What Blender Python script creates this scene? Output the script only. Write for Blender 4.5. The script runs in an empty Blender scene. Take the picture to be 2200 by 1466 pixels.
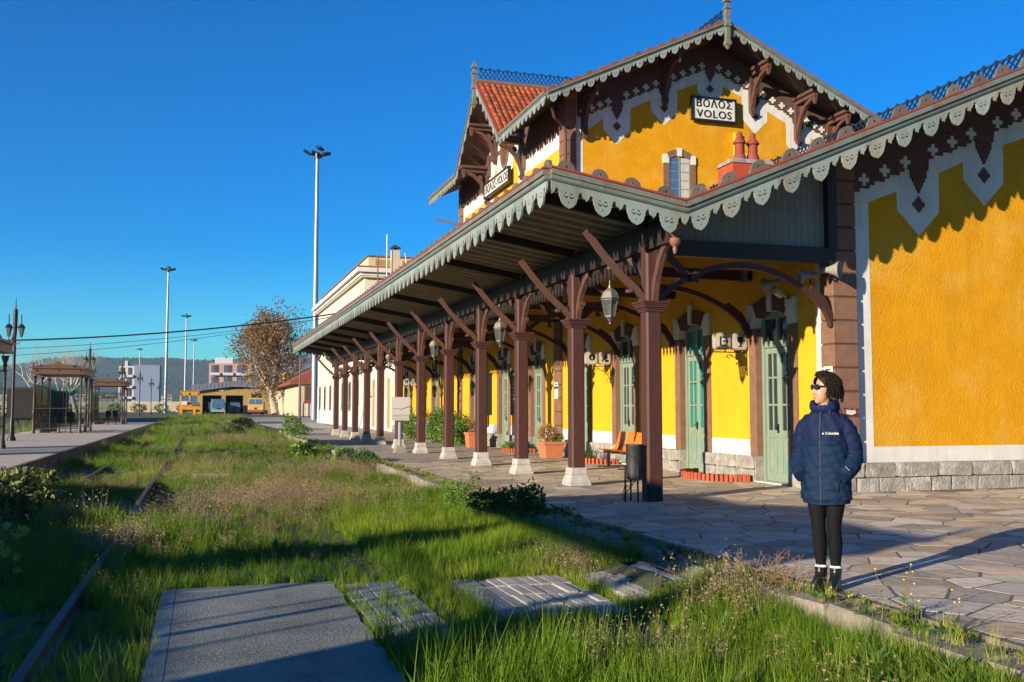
import bpy, bmesh, math, random
import numpy as np
from mathutils import Vector, Matrix, Euler, Quaternion
R = math.radians
random.seed(7); rng = np.random.default_rng(7)
scene = bpy.context.scene
C = scene.collection

# ---------------------------------------------------------------- camera
cam = bpy.data.cameras.new('camera'); cam.lens = 35.0; cam.sensor_width = 36.0
cam.clip_start = 0.1; cam.clip_end = 20000
camo = bpy.data.objects.new('camera', cam); C.objects.link(camo)
camo.location = (0, 0, 1.42)
camo.rotation_euler = (R(90 + 3.851), 0, R(-17.209))
scene.camera = camo

# ---------------------------------------------------------------- sky, sun, exposure
SUN_EL = 13.0
SUN_DX, SUN_DY = 0.880, 0.475          # horizontal direction the light travels
world = bpy.data.worlds.new('World'); scene.world = world; world.use_nodes = True
nt = world.node_tree; nt.nodes.clear()
sky = nt.nodes.new('ShaderNodeTexSky'); sky.sky_type = 'NISHITA'; sky.sun_disc = False
sky.sun_elevation = R(SUN_EL + 3); sky.sun_rotation = math.atan2(-SUN_DX, -SUN_DY)
sky.altitude = 0; sky.air_density = 1.0; sky.dust_density = 0.05; sky.ozone_density = 3.0
hs = nt.nodes.new('ShaderNodeHueSaturation'); hs.inputs['Saturation'].default_value = 1.75
bg = nt.nodes.new('ShaderNodeBackground'); bg.inputs['Strength'].default_value = 0.05
wo = nt.nodes.new('ShaderNodeOutputWorld')
tint = nt.nodes.new('ShaderNodeMix'); tint.data_type = 'RGBA'; tint.blend_type = 'MULTIPLY'; tint.inputs['Factor'].default_value = 1
tint.inputs['B'].default_value = (0.30, 1.12, 1.52, 1)
nt.links.new(sky.outputs[0], hs.inputs['Color']); nt.links.new(hs.outputs[0], tint.inputs['A']); nt.links.new(tint.outputs['Result'], bg.inputs['Color'])
nt.links.new(bg.outputs[0], wo.inputs['Surface'])
sl = bpy.data.lights.new('sun', 'SUN'); sl.energy = 5.0; sl.angle = R(0.5); sl.color = (1.0, 0.86, 0.66)
so = bpy.data.objects.new('sun', sl); C.objects.link(so); so.location = (-30, -20, 30)
_d = Vector((SUN_DX, SUN_DY, -math.tan(R(SUN_EL)) * math.hypot(SUN_DX, SUN_DY))).normalized()
so.rotation_euler = _d.to_track_quat('-Z', 'Y').to_euler()
scene.view_settings.view_transform = 'Standard'; scene.view_settings.look = 'None'
scene.view_settings.exposure = 1.2; scene.view_settings.gamma = 1.0
scene.view_settings.use_curve_mapping = False
scene.render.engine = 'CYCLES'
scene.cycles.max_bounces = 5; scene.cycles.diffuse_bounces = 3; scene.cycles.volume_bounces = 0; scene.cycles.transparent_max_bounces = 12
scene.cycles.use_denoising = True

# ---------------------------------------------------------------- helpers
def tag(o, label=None, cat=None, group=None, kind=None):
    if label: o['label'] = label
    if cat: o['category'] = cat
    if group: o['group'] = group
    if kind: o['kind'] = kind
    return o
W = {}
def link(o, parent=None, mw=None):
    C.objects.link(o)
    mw = mw or Matrix.Identity(4)
    W[o.name] = mw
    if parent is not None:
        o.parent = parent
        o.matrix_parent_inverse = W[parent.name].inverted()
    o.matrix_basis = mw
    return o
def ob(name, mesh, parent=None, mw=None, loc=None):
    if loc is not None: mw = Matrix.Translation(loc)
    return link(bpy.data.objects.new(name, mesh), parent, mw)
def empty(name, loc, rz=0):
    o = bpy.data.objects.new(name, None); o.empty_display_size = .2
    return link(o, None, Matrix.Translation(loc) @ Matrix.Rotation(rz, 4, 'Z'))
def copy_tree(o, parent=None, mw=None, label=None):
    c = o.copy(); C.objects.link(c)
    if parent is not None: c.parent = parent
    if mw is not None: c.matrix_basis = mw
    if label: c['label'] = label
    for ch in o.children: copy_tree(ch, c)
    return c
def TR(x, y, z, rz=0): return Matrix.Translation((x, y, z)) @ Matrix.Rotation(rz, 4, 'Z')

class MB:
    def __init__(s): s.v = []; s.f = []; s.mi = []; s.cur = 0
    def add(s, vs, fs):
        n = len(s.v); s.v += [tuple(v) for v in vs]
        for f in fs: s.f.append(tuple(i + n for i in f)); s.mi.append(s.cur)
        return s
    def box(s, x0, x1, y0, y1, z0, z1):
        return s.add([(x0,y0,z0),(x1,y0,z0),(x1,y1,z0),(x0,y1,z0),(x0,y0,z1),(x1,y0,z1),(x1,y1,z1),(x0,y1,z1)],
                     [(0,3,2,1),(4,5,6,7),(0,1,5,4),(1,2,6,5),(2,3,7,6),(3,0,4,7)])
    def obox(s, c, size, m=None):
        h = [x/2 for x in size]; m = m or Matrix.Identity(3); c = Vector(c)
        vs = [c + m @ Vector((a*h[0], b*h[1], d*h[2])) for d in (-1,1) for a, b in ((-1,-1),(1,-1),(1,1),(-1,1))]
        return s.add(vs, [(0,3,2,1),(4,5,6,7),(0,1,5,4),(1,2,6,5),(2,3,7,6),(3,0,4,7)])
    def frus(s, cx, cy, z0, z1, a0, b0, a1, b1):
        return s.add([(cx-a0,cy-b0,z0),(cx+a0,cy-b0,z0),(cx+a0,cy+b0,z0),(cx-a0,cy+b0,z0),
                      (cx-a1,cy-b1,z1),(cx+a1,cy-b1,z1),(cx+a1,cy+b1,z1),(cx-a1,cy+b1,z1)],
                     [(0,3,2,1),(4,5,6,7),(0,1,5,4),(1,2,6,5),(2,3,7,6),(3,0,4,7)])
    def beam(s, p, q, w, h, up=(0,0,1)):
        p, q = Vector(p), Vector(q); d = (q-p).normalized(); u = Vector(up)
        sd = d.cross(u)
        if sd.length < 1e-4: sd = d.cross(Vector((1,0,0)))
        sd.normalize(); u = sd.cross(d).normalized()
        vs = [e + sd*a*w/2 + u*b*h/2 for e in (p,q) for a,b in ((-1,-1),(1,-1),(1,1),(-1,1))]
        return s.add(vs, [(0,3,2,1),(4,5,6,7),(0,1,5,4),(1,2,6,5),(2,3,7,6),(3,0,4,7)])
    def path(s, pts, w, h, side):
        """rectangular section swept along pts lying in a plane with normal `side`"""
        pts = [Vector(p) for p in pts]; side = Vector(side).normalized(); n = len(pts); vs = []
        for i, p in enumerate(pts):
            d = (pts[min(i+1,n-1)] - pts[max(i-1,0)]).normalized(); u = side.cross(d).normalized()
            ww = w[i] if isinstance(w, (list,tuple)) else w; hh = h[i] if isinstance(h, (list,tuple)) else h
            vs += [p + side*a*ww/2 + u*b*hh/2 for a,b in ((-1,-1),(1,-1),(1,1),(-1,1))]
        fs = [(0,3,2,1), tuple(4*(n-1)+k for k in range(4))]
        for i in range(n-1):
            for k in range(4): fs.append((4*i+k, 4*i+(k+1)%4, 4*i+4+(k+1)%4, 4*i+4+k))
        return s.add(vs, fs)
    def tube(s, pts, r, n=8, cap=True):
        pts = [Vector(p) for p in pts]; m = len(pts); vs = []; ref = None
        for i, p in enumerate(pts):
            d = (pts[min(i+1,m-1)] - pts[max(i-1,0)])
            d = d.normalized() if d.length > 1e-9 else Vector((0,0,1))
            if ref is None: ref = Vector((1,0,0)) if abs(d.x) < .9 else Vector((0,1,0))
            a = d.cross(ref)
            if a.length < 1e-5: a = d.cross(Vector((0,1,0)))
            a.normalize(); b = d.cross(a).normalized(); ref = -b if False else b.cross(d) if False else ref
            rr = r[i] if isinstance(r, (list,tuple)) else r
            vs += [p + a*math.cos(2*math.pi*k/n)*rr + b*math.sin(2*math.pi*k/n)*rr for k in range(n)]
        fs = []
        for i in range(m-1):
            for k in range(n): fs.append((n*i+k, n*i+(k+1)%n, n*i+n+(k+1)%n, n*i+n+k))
        if cap: fs += [tuple(range(n-1,-1,-1)), tuple(n*(m-1)+k for k in range(n))]
        return s.add(vs, fs)
    def lathe(s, prof, n=16, c=(0,0,0), axis=None, ph=0):
        q = Vector((0,0,1)).rotation_difference(Vector(axis)) if axis else Quaternion()
        c = Vector(c); vs = []
        for r, z in prof:
            vs += [c + q @ Vector((r*math.cos(2*math.pi*k/n+ph), r*math.sin(2*math.pi*k/n+ph), z)) for k in range(n)]
        fs = [tuple(range(n-1,-1,-1)), tuple(n*(len(prof)-1)+k for k in range(n))]
        for i in range(len(prof)-1):
            for k in range(n): fs.append((n*i+k, n*i+(k+1)%n, n*i+n+(k+1)%n, n*i+n+k))
        return s.add(vs, fs)
    def prism(s, poly, fn, d0, d1):
        """poly 2-D, fn(u,v,d)->xyz"""
        n = len(poly)
        vs = [fn(u,v,d0) for u,v in poly] + [fn(u,v,d1) for u,v in poly]
        fs = [tuple(range(n-1,-1,-1)), tuple(range(n,2*n))] + [(i,(i+1)%n,n+(i+1)%n,n+i) for i in range(n)]
        return s.add(vs, fs)
    def loft(s, rings, cap=True):
        n = len(rings[0]); m = len(rings); vs = [p for r in rings for p in r]; fs = []
        for i in range(m-1):
            for k in range(n): fs.append((n*i+k, n*i+(k+1)%n, n*i+n+(k+1)%n, n*i+n+k))
        if cap: fs += [tuple(range(n-1,-1,-1)), tuple(n*(m-1)+k for k in range(n))]
        return s.add(vs, fs)
    def mesh(s, name, mat=None, smooth=False, bevel=0):
        me = bpy.data.meshes.new(name); me.from_pydata(s.v, [], s.f)
        mats = mat if isinstance(mat, (list,tuple)) else [mat]
        for m in mats:
            if m: me.materials.append(m)
        if len(mats) > 1: me.polygons.foreach_set('material_index', s.mi)
        bm = bmesh.new(); bm.from_mesh(me)
        bmesh.ops.recalc_face_normals(bm, faces=bm.faces)
        if bevel:
            es = [e for e in bm.edges if len(e.link_faces) == 2 and e.calc_face_angle(0) > .5]
            bmesh.ops.bevel(bm, geom=es, offset=bevel, segments=1, affect='EDGES', profile=.5, clamp_overlap=True)
        bm.to_mesh(me); bm.free()
        if smooth: me.polygons.foreach_set('use_smooth', [True]*len(me.polygons)); sharp(me, R(40))
        me.update(); return me
    def build(s, name, mat, parent=None, mw=None, smooth=False, bevel=0):
        return ob(name, s.mesh(name, mat, smooth, bevel), parent, mw)
def sharp(me, ang):
    try: me.set_sharp_from_angle(angle=ang)
    except Exception: pass
XZ = lambda u, v, d: (u, d, v)     # polygon in XZ, extruded along Y
YZ = lambda u, v, d: (d, u, v)     # polygon in YZ, extruded along X
XY = lambda u, v, d: (u, v, d)
def curve_mesh(name, loops, thick, mat):
    """flat board from outline + holes (list of 2-D loops), lying in XZ, centred on y=0"""
    cu = bpy.data.curves.new('tmp', 'CURVE'); cu.dimensions = '2D'; cu.fill_mode = 'BOTH'; cu.extrude = thick/2
    for lp in loops:
        sp = cu.splines.new('POLY'); sp.points.add(len(lp)-1); sp.use_cyclic_u = True
        for i, (u, v) in enumerate(lp): sp.points[i].co = (u, v, 0, 1)
    o = bpy.data.objects.new('tmp', cu); C.objects.link(o)
    bpy.context.view_layer.update()
    me = bpy.data.meshes.new_from_object(o.evaluated_get(bpy.context.evaluated_depsgraph_get()))
    bpy.data.objects.remove(o); bpy.data.curves.remove(cu)
    me.transform(Matrix.Rotation(R(90), 4, 'X')); me.name = name
    me.materials.clear(); me.materials.append(mat); return me
def text_mesh(name, txt, size, mat, depth=.004, offset=0, align='CENTER', sx=1.0, space=1.0):
    cu = bpy.data.curves.new('tmp', 'FONT'); cu.body = txt; cu.size = size; cu.extrude = depth/2; cu.offset = offset
    cu.align_x = align; cu.align_y = 'CENTER'; cu.space_character = space; cu.resolution_u = 3
    o = bpy.data.objects.new('tmp', cu); C.objects.link(o); bpy.context.view_layer.update()
    me = bpy.data.meshes.new_from_object(o.evaluated_get(bpy.context.evaluated_depsgraph_get()))
    bpy.data.objects.remove(o); bpy.data.curves.remove(cu)
    me.transform(Matrix.Scale(sx, 4, (1,0,0))); me.transform(Matrix.Rotation(R(90), 4, 'X')); me.name = name
    me.materials.clear(); me.materials.append(mat); return me       # text in XZ facing -Y

# ---------------------------------------------------------------- materials
def nd(t, ty, **kw):
    n = t.nodes.new(ty)
    for k, v in kw.items():
        if k in n.inputs: n.inputs[k].default_value = v
        else: setattr(n, k, v)
    return n
AK = 1.0      # light balance put into the colours: albedo scale offsetting exposure, per material group
def _albedo(c): return None if c is None else tuple(x*AK for x in c)
def c4(c): return (c[0], c[1], c[2], 1)
def M(name, c1, c2=None, scale=3, rough=.75, bump=0, bscale=40, metal=0, lo=.35, hi=.65, isl=0, stretch=None, spec=.4,
      c3=None, s3=12, t3=.62, w3=.06, bdist=.01, objrand=0, coat=0, streak=None, samt=.5):
    c1, c2, c3 = _albedo(c1), _albedo(c2), _albedo(c3)
    m = bpy.data.materials.new(name); m.use_nodes = True; t = m.node_tree; p = t.nodes['Principled BSDF']
    p.inputs['Roughness'].default_value = rough; p.inputs['Metallic'].default_value = metal
    p.inputs['Specular IOR Level'].default_value = spec
    if coat: p.inputs['Coat Weight'].default_value = coat
    L = t.links.new
    g = nd(t, 'ShaderNodeNewGeometry'); pos = g.outputs['Position']
    if stretch:
        mp = nd(t, 'ShaderNodeMapping'); mp.inputs['Scale'].default_value = stretch; L(pos, mp.inputs['Vector']); pos = mp.outputs[0]
    col = None
    if c2 is not None:
        n = nd(t, 'ShaderNodeTexNoise', Scale=scale, Detail=6, Roughness=.62); L(pos, n.inputs['Vector'])
        r = nd(t, 'ShaderNodeMapRange'); r.inputs['From Min'].default_value = lo; r.inputs['From Max'].default_value = hi
        L(n.outputs['Fac'], r.inputs['Value'])
        mx = nd(t, 'ShaderNodeMix', data_type='RGBA'); mx.inputs['A'].default_value = c4(c1); mx.inputs['B'].default_value = c4(c2)
        L(r.outputs[0], mx.inputs['Factor']); col = mx.outputs['Result']
    if c3 is not None:
        n = nd(t, 'ShaderNodeTexNoise', Scale=s3, Detail=7, Roughness=.7); L(pos, n.inputs['Vector'])
        r = nd(t, 'ShaderNodeMapRange'); r.inputs['From Min'].default_value = t3; r.inputs['From Max'].default_value = t3+w3
        L(n.outputs['Fac'], r.inputs['Value'])
        mx = nd(t, 'ShaderNodeMix', data_type='RGBA'); mx.inputs['B'].default_value = c4(c3)
        if col: L(col, mx.inputs['A'])
        else: mx.inputs['A'].default_value = c4(c1)
        L(r.outputs[0], mx.inputs['Factor']); col = mx.outputs['Result']
    if streak is not None:      # rain streaks and grime running down the surface
        mp2 = nd(t, 'ShaderNodeMapping'); mp2.inputs['Scale'].default_value = (1.6,1.6,.13); L(g.outputs['Position'], mp2.inputs['Vector'])
        n = nd(t, 'ShaderNodeTexNoise', Scale=2.6, Detail=7, Roughness=.68); L(mp2.outputs[0], n.inputs['Vector'])
        r = nd(t, 'ShaderNodeMapRange'); r.inputs['From Min'].default_value = .50; r.inputs['From Max'].default_value = .72; r.inputs['To Max'].default_value = samt
        L(n.outputs['Fac'], r.inputs['Value'])
        mx = nd(t, 'ShaderNodeMix', data_type='RGBA'); mx.inputs['B'].default_value = c4(_albedo(streak))
        if col: L(col, mx.inputs['A'])
        else: mx.inputs['A'].default_value = c4(c1)
        L(r.outputs[0], mx.inputs['Factor']); col = mx.outputs['Result']
    if isl or objrand:
        hsv = nd(t, 'ShaderNodeHueSaturation')
        if isl: src = g.outputs['Random Per Island']; k = isl
        else: src = nd(t, 'ShaderNodeObjectInfo').outputs['Random']; k = objrand
        r = nd(t, 'ShaderNodeMapRange'); r.inputs['To Min'].default_value = 1-k; r.inputs['To Max'].default_value = 1+k
        L(src, r.inputs['Value']); L(r.outputs[0], hsv.inputs['Value'])
        if col: L(col, hsv.inputs['Color'])
        else: hsv.inputs['Color'].default_value = c4(c1)
        col = hsv.outputs[0]
    if col: L(col, p.inputs['Base Color'])
    else: p.inputs['Base Color'].default_value = c4(c1)
    if bump:
        n = nd(t, 'ShaderNodeTexNoise', Scale=bscale, Detail=5, Roughness=.6); L(pos, n.inputs['Vector'])
        b = nd(t, 'ShaderNodeBump', Strength=bump, Distance=bdist); L(n.outputs['Fac'], b.inputs['Height']); L(b.outputs[0], p.inputs['Normal'])
    return m
AK = .68
# palette (real-world base colours)
m_yel = M('yellow_roughcast', (.80,.375,.007), (.70,.315,.006), 2.5, .9, .9, 36, bdist=.02, spec=.15, c3=(.80,.46,.08), s3=.9, t3=.5, w3=.3, streak=(.48,.22,.02), samt=.38)
m_yel2 = M('yellow_render', (.86,.47,.02), (.80,.42,.015), 1.5, .85, .35, 30, bdist=.01, spec=.2, streak=(.62,.30,.02), samt=.35)
m_white = M('white_paint', (.80,.79,.76), (.70,.68,.64), 3, .8, .25, 60, spec=.2, c3=(.45,.38,.28), s3=7, t3=.66, w3=.1, streak=(.48,.44,.38), samt=.6)
m_quoin = M('brown_quoin_stone', (.27,.145,.092), (.21,.108,.07), 6, .8, .35, 40, spec=.25, c3=(.34,.19,.09), s3=16, t3=.70, w3=.05)
m_brick = M('brown_brickwork', (.105,.055,.045), (.15,.08,.055), 10, .85, .5, 60, spec=.2)
m_wood = M('brown_painted_timber', (.095,.036,.027), (.068,.027,.021), 5, .6, .12, 80, stretch=(6,6,1), c3=(.55,.42,.37), s3=9, t3=.70, w3=.02, spec=.25)
m_wood2 = M('brown_old_timber', (.15,.07,.048), (.10,.045,.033), 6, .55, .2, 60, stretch=(4,4,1))
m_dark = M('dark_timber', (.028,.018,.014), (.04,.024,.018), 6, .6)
m_teal = M('weathered_teal_wood', (.255,.325,.305), (.30,.265,.205), 2.2, .75, .3, 50, lo=.46, hi=.72, stretch=(1,1,.5), c3=(.20,.13,.085), s3=5, t3=.60, w3=.12, objrand=.18, streak=(.19,.15,.11), samt=.55)
m_mould = M('grey_moulding', (.20,.21,.17), (.17,.12,.09), 3, .7, .2, 50, c3=(.14,.24,.22), s3=4, t3=.5, w3=.1)
m_tealdk = M('dark_teal_trim', (.045,.085,.085), (.07,.11,.10), 4, .6)
m_red = M('red_flashing', (.36,.055,.035), (.30,.05,.035), 4, .7, .1)
m_ante = M('dark_grey_antefix', (.115,.10,.085), (.16,.14,.115), 14, .85, .4, 50, objrand=.25)
m_tile = M('orange_roof_tile', (.42,.105,.03), (.30,.07,.025), 9, .7, .3, 50, objrand=.35, c3=(.13,.09,.07), s3=6, t3=.66, w3=.06)
m_tileflat = M('red_tile_roof', (.33,.09,.045), (.20,.06,.035), 3, .8, .5, 30)
m_soffit = M('olive_boarding', (.52,.43,.26), (.38,.31,.19), 3, .75, .15, 40)
m_batten = M('pale_batten', (.72,.61,.38), (.55,.46,.28), 3, .7)
m_board = M('grey_green_boards', (.30,.30,.26), (.24,.24,.21), 3, .7, .1, 30, objrand=.06)
m_green = M('green_door_paint', (.26,.335,.245), (.21,.28,.205), 4, .55, .1, 60, c3=(.50,.30,.13), s3=5, t3=.72, w3=.06, stretch=(3,3,.8))
m_greenworn = M('worn_green_door', (.19,.31,.25), (.42,.30,.16), 3.2, .65, .2, 60, lo=.5, hi=.62, stretch=(3,3,.7))
m_stone = M('grey_plinth_stone', (.46,.42,.36), (.26,.245,.22), 6, .9, .9, 22, bdist=.03, c3=(.62,.57,.49), s3=3.5, t3=.55, w3=.15, objrand=.16)
m_mortar = M('mortar', (.30,.27,.23), (.22,.20,.17), 8, .95, .5, 40)
m_curtain = M('white_curtain', (.62,.60,.55), (.45,.43,.40), 6, .9, stretch=(5,5,.4))
m_iron = M('black_iron', (.018,.018,.02), (.03,.028,.026), 20, .45, metal=.3)
m_crest = M('blue_black_cresting', (.015,.024,.045), None, rough=.5)
m_signw = M('sign_white', (.78,.77,.73), (.66,.64,.6), 5, .5)
m_black = M('black_paint', (.012,.012,.013), None, rough=.45)
m_pot = M('red_chimney_pot', (.34,.06,.035), (.25,.045,.03), 7, .8)
m_redchim = M('red_painted_chimney', (.50,.075,.025), (.40,.06,.025), 4, .8, .3, 40, c3=(.32,.27,.22), s3=5, t3=.6, w3=.05)
def glass(name, tint=(.02,.025,.03), rough=.06):
    m = bpy.data.materials.new(name); m.use_nodes = True; p = m.node_tree.nodes['Principled BSDF']
    p.inputs['Base Color'].default_value = c4(tint); p.inputs['Roughness'].default_value = rough
    p.inputs['Specular IOR Level'].default_value = .6; return m
m_glassd = glass('dark_window_glass'); m_glasst = glass('turquoise_curtained_glass', (.008,.15,.115), .3)
m_glassb = glass('blue_window_glass', (.05,.10,.22), .08)

# ================================================================ STATION BUILDING
FX, EY, GY = 10.3, 14.6, 27.7        # track wall plane, end wall plane, two-storey gable plane
VX, VZ, S1, RX = 6.7, 4.45, .421, 15.0   # valley, lower roof slope, ridge
CX, CZ = 4.62, 4.80                  # canopy outer edge
Y0, Y1 = 13.1, 54.5                  # canopy ends
roofz = lambda x: VZ + S1*(min(x, 2*RX-x) - VX)
RZ1 = roofz(RX)
UX, UZ, S2 = 9.22, 10.47, .47        # upper eave
upz = lambda x: UZ + S2*(min(x, 2*RX-x) - UX)
UY0, UY1 = 26.4, 41.7
FY = 40.5
st = empty('station_building', (FX, EY, 0))
tag(st, 'yellow railway station with white zigzag gables, brown quoins and teal fretwork eaves', 'building')
DOORS = [16.53, 19.77, 23.45, 26.6, 30.5, 34.2, 38.15, 42.6, 45.2, 48.6, 51.9]
HW = .57
# ---- track wall with arched openings
def arc(c, zc, r, a0, a1, n): return [(c + r*math.sin(R(a0+(a1-a0)*i/n)), zc + r*math.cos(R(a0+(a1-a0)*i/n))) for i in range(n+1)]
AR, AZ = 1.05, 2.23
mb = MB(); ys = EY
TOPZ = 5.85
for d in DOORS:
    mb.box(FX, FX+.35, ys, d-HW, 0, TOPZ)
    a = math.degrees(math.asin(HW/AR))
    poly = arc(d, AZ, AR, -a, a, 10) + [(d+HW, TOPZ), (d-HW, TOPZ)]
    mb.prism(poly, YZ, FX, FX+.35); ys = d+HW
mb.box(FX, FX+.35, ys, 55.6, 0, TOPZ)
mb.build('wall', m_yel2, st)['label'] = 'yellow track side wall under the canopy'
# upper storey walls
mb = MB()
mb.box(FX, FX+.3, GY+.3, FY-.3, TOPZ-.2, upz(FX)-.06)
mb.build('wall', m_yel2, st)
mb = MB(); mb.prism([(FX,5.0),(2*RX-FX,5.0),(2*RX-FX,upz(FX)-.06),(RX,upz(RX)-.06),(FX,upz(FX)-.06)], XZ, GY, GY+.3)
mb.build('wall', m_yel, st)['label'] = 'yellow roughcast gable of the upper storey'
mb = MB(); mb.prism([(FX,5.0),(2*RX-FX,5.0),(2*RX-FX,upz(FX)-.06),(RX,upz(RX)-.06),(FX,upz(FX)-.06)], XZ, FY-.3, FY)
mb.box(2*RX-FX-.3, 2*RX-FX, GY+.3, FY-.3, 5, upz(FX)-.06); mb.build('wall', m_yel, st)
mb = MB(); mb.prism([(FX,0),(2*RX-FX,0),(2*RX-FX,roofz(FX)-.15),(RX,roofz(RX)-.15),(FX,roofz(FX)-.15)], XZ, EY, EY+.3)
mb.build('wall', m_yel, st)['label'] = 'yellow roughcast end wall'
mb = MB(); mb.prism([(FX+.35,0),(2*RX-FX,0),(2*RX-FX,roofz(FX)-.15),(RX,roofz(RX)-.15),(FX+.35,roofz(FX)-.15)], XZ, 55.2, 55.5)
mb.box(2*RX-FX-.3, 2*RX-FX, EY+.3, 55.2, 0, roofz(FX)-.15); mb.build('wall', m_yel, st)
mb = MB(); mb.box(FX+1.6, FX+1.7, EY+.3, 55.2, 0, 4.5); mb.build('inner_wall', m_mortar, st)

# ---- roofs
def roofslab(pts, t, y0, y1, mats):
    """pts upper line left->right in XZ"""
    mb = MB(); low = [(x, z-t) for x, z in pts]
    n = len(pts)
    for i in range(n-1):
        a, b, c, d = pts[i], pts[i+1], low[i+1], low[i]
        mb.cur = 0; mb.add([(a[0],y0,a[1]),(b[0],y0,b[1]),(b[0],y1,b[1]),(a[0],y1,a[1])], [(0,1,2,3)])
        mb.cur = 1; mb.add([(d[0],y0,d[1]),(c[0],y0,c[1]),(c[0],y1,c[1]),(d[0],y1,d[1])], [(3,2,1,0)])
        for y in (y0, y1): mb.add([(a[0],y,a[1]),(b[0],y,b[1]),(c[0],y,c[1]),(d[0],y,d[1])], [(0,1,2,3)])
    for k in (0, n-1): mb.add([(pts[k][0],y0,pts[k][1]),(pts[k][0],y1,pts[k][1]),(low[k][0],y1,low[k][1]),(low[k][0],y0,low[k][1])], [(0,1,2,3)])
    return mb
roofslab([(VX,VZ),(RX,RZ1),(2*RX-VX,VZ)], .12, Y0, GY, None).build('roof', [m_tileflat, m_soffit], st)
roofslab([(VX,VZ),(FX,roofz(FX))], .12, GY, FY, None).build('roof', [m_tileflat, m_soffit], st)
roofslab([(VX,VZ),(RX,RZ1),(2*RX-VX,VZ)], .12, FY, Y1+1.6, None).build('roof', [m_tileflat, m_soffit], st)
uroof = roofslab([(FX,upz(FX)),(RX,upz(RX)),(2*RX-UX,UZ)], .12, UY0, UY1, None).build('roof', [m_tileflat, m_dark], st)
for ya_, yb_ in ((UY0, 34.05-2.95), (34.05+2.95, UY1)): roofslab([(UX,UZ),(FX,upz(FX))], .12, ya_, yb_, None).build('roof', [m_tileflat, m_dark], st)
uroof['label'] = 'main tiled roof over the upper storey'
# cross gable over the track front
GC, GH = 34.05, 2.95; GAZ = 13.15; S3 = (GAZ-UZ)/GH
xhit = UX + (GAZ-UZ)/S2
mb = MB()
for s in (-1, 1):
    a, b = (UX, GC, GAZ), (UX, GC+s*GH, UZ); c = (min(xhit, RX), GC, GAZ)
    up = Vector((0, 0, .03))
    vs = [Vector(a), Vector(b), Vector(c)]; lo = [v - Vector((0,0,.13)) for v in vs]
    mb.cur = 0; mb.add(vs, [(0,1,2)])
    mb.cur = 1; mb.add(lo, [(0,2,1)]); mb.add([vs[0],vs[1],lo[1],lo[0]], [(0,1,2,3)])
croof = mb.build('roof', [m_tileflat, m_wood2], st); croof['label'] = 'steep orange tiled cross gable roof'
# individual tiles on the slope that faces the camera
tm = MB()
for i in range(5):
    a0, a1 = math.pi*i/5, math.pi*(i+1)/5
    p = lambda a, y, r: (.085*math.cos(a)+.0, y, r*math.sin(a))
    tm.add([p(a0,0,.055), p(a1,0,.055), p(a1,.36,.042), p(a0,.36,.042)], [(0,1,2,3)])
tm.add([(-.085,0,.0),(-.13,0,.0),(-.13,.36,.0),(-.085,.36,.0)], [(0,1,2,3)])
tm.add([(.085*math.cos(math.pi*i/5),0,.055*math.sin(math.pi*i/5)) for i in range(6)], [tuple(range(6))])
tmesh = tm.mesh('roof_tile', m_tile, True)
sl_len = math.hypot(GH, GAZ-UZ); ang = math.atan2(GAZ-UZ, GH)
for r in range(int(sl_len/.30)):
    t = .02 + r*.30
    yb = GC - GH + t*math.cos(ang); zb = UZ + t*math.sin(ang) + .03
    x1 = UX + (zb-UZ)/S2 + .25
    n = int((x1-UX-.1)/.215)
    for k in range(n):
        mw = Matrix.Translation((UX+.14+k*.215+random.uniform(-.012,.012), yb, zb+random.uniform(0,.012))) @ Matrix.Rotation(ang-.06, 4, 'X') @ Matrix.Rotation(random.uniform(-.03,.03), 4, 'Z')
        ob('roof_tile', tmesh, croof, mw)
MB().tube([(UX-.02, GC, GAZ+.03), (xhit, GC, GAZ+.03)], .11, 8).build('ridge_tile', m_quoin, croof)

# ---- ornamental edge: cap, moulding, fretwork units, antefixes
def arcpts(cx, cz, r, a0, a1, n): return [(cx+r*math.cos(R(a0+(a1-a0)*i/n)), cz+r*math.sin(R(a0+(a1-a0)*i/n))) for i in range(n+1)]
def valance_loops():
    out = [(-.255,0),(.255,0),(.255,-.235),(.215,-.185),(.192,-.115),(.178,-.105),(.165,-.135),(.152,-.12),(.146,-.165),(.132,-.205),(.142,-.222),(.126,-.25),(.108,-.325),(.065,-.385),(0,-.43)]
    out += [(-x, z) for x, z in reversed(out[2:-1])]
    def blob(x, z, a, b, n=6): return [(x+a*math.cos(2*math.pi*i/n), z+b*math.sin(2*math.pi*i/n)) for i in range(n)]
    holes = [blob(0,-.325,.012,.017)]
    for s in (-1, 1):
        holes.append([(s*.004,-.215),(s*.014,-.245),(s*.036,-.256),(s*.060,-.246),(s*.080,-.212),(s*.068,-.206),(s*.052,-.226),(s*.036,-.233),(s*.023,-.224),(s*.016,-.203)])
        holes.append([(s*.020,-.176),(s*.034,-.160),(s*.056,-.158),(s*.062,-.170),(s*.050,-.182),(s*.030,-.188)])
    return [out] + holes
VL = valance_loops()
val_flat = curve_mesh('valance_board', VL, .03, m_teal)
def sheared(me, k, name):
    m2 = me.copy(); sh = Matrix.Identity(4); sh[2][0] = k; m2.transform(sh); m2.name = name; return m2
ante_out = [(-.19,-.05),(.19,-.05),(.185,.025),(.155,.04),(.13,.08),(.115,.13),(.085,.165),(.045,.185),(0,.192),(-.045,.185),(-.085,.165),(-.115,.13),(-.13,.08),(-.155,.04),(-.185,.025)]
ante_flat = curve_mesh('antefix', [ante_out, [(.022*math.cos(2*math.pi*i/8), .10+.022*math.sin(2*math.pi*i/8)) for i in range(8)]], .05, m_ante)
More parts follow.
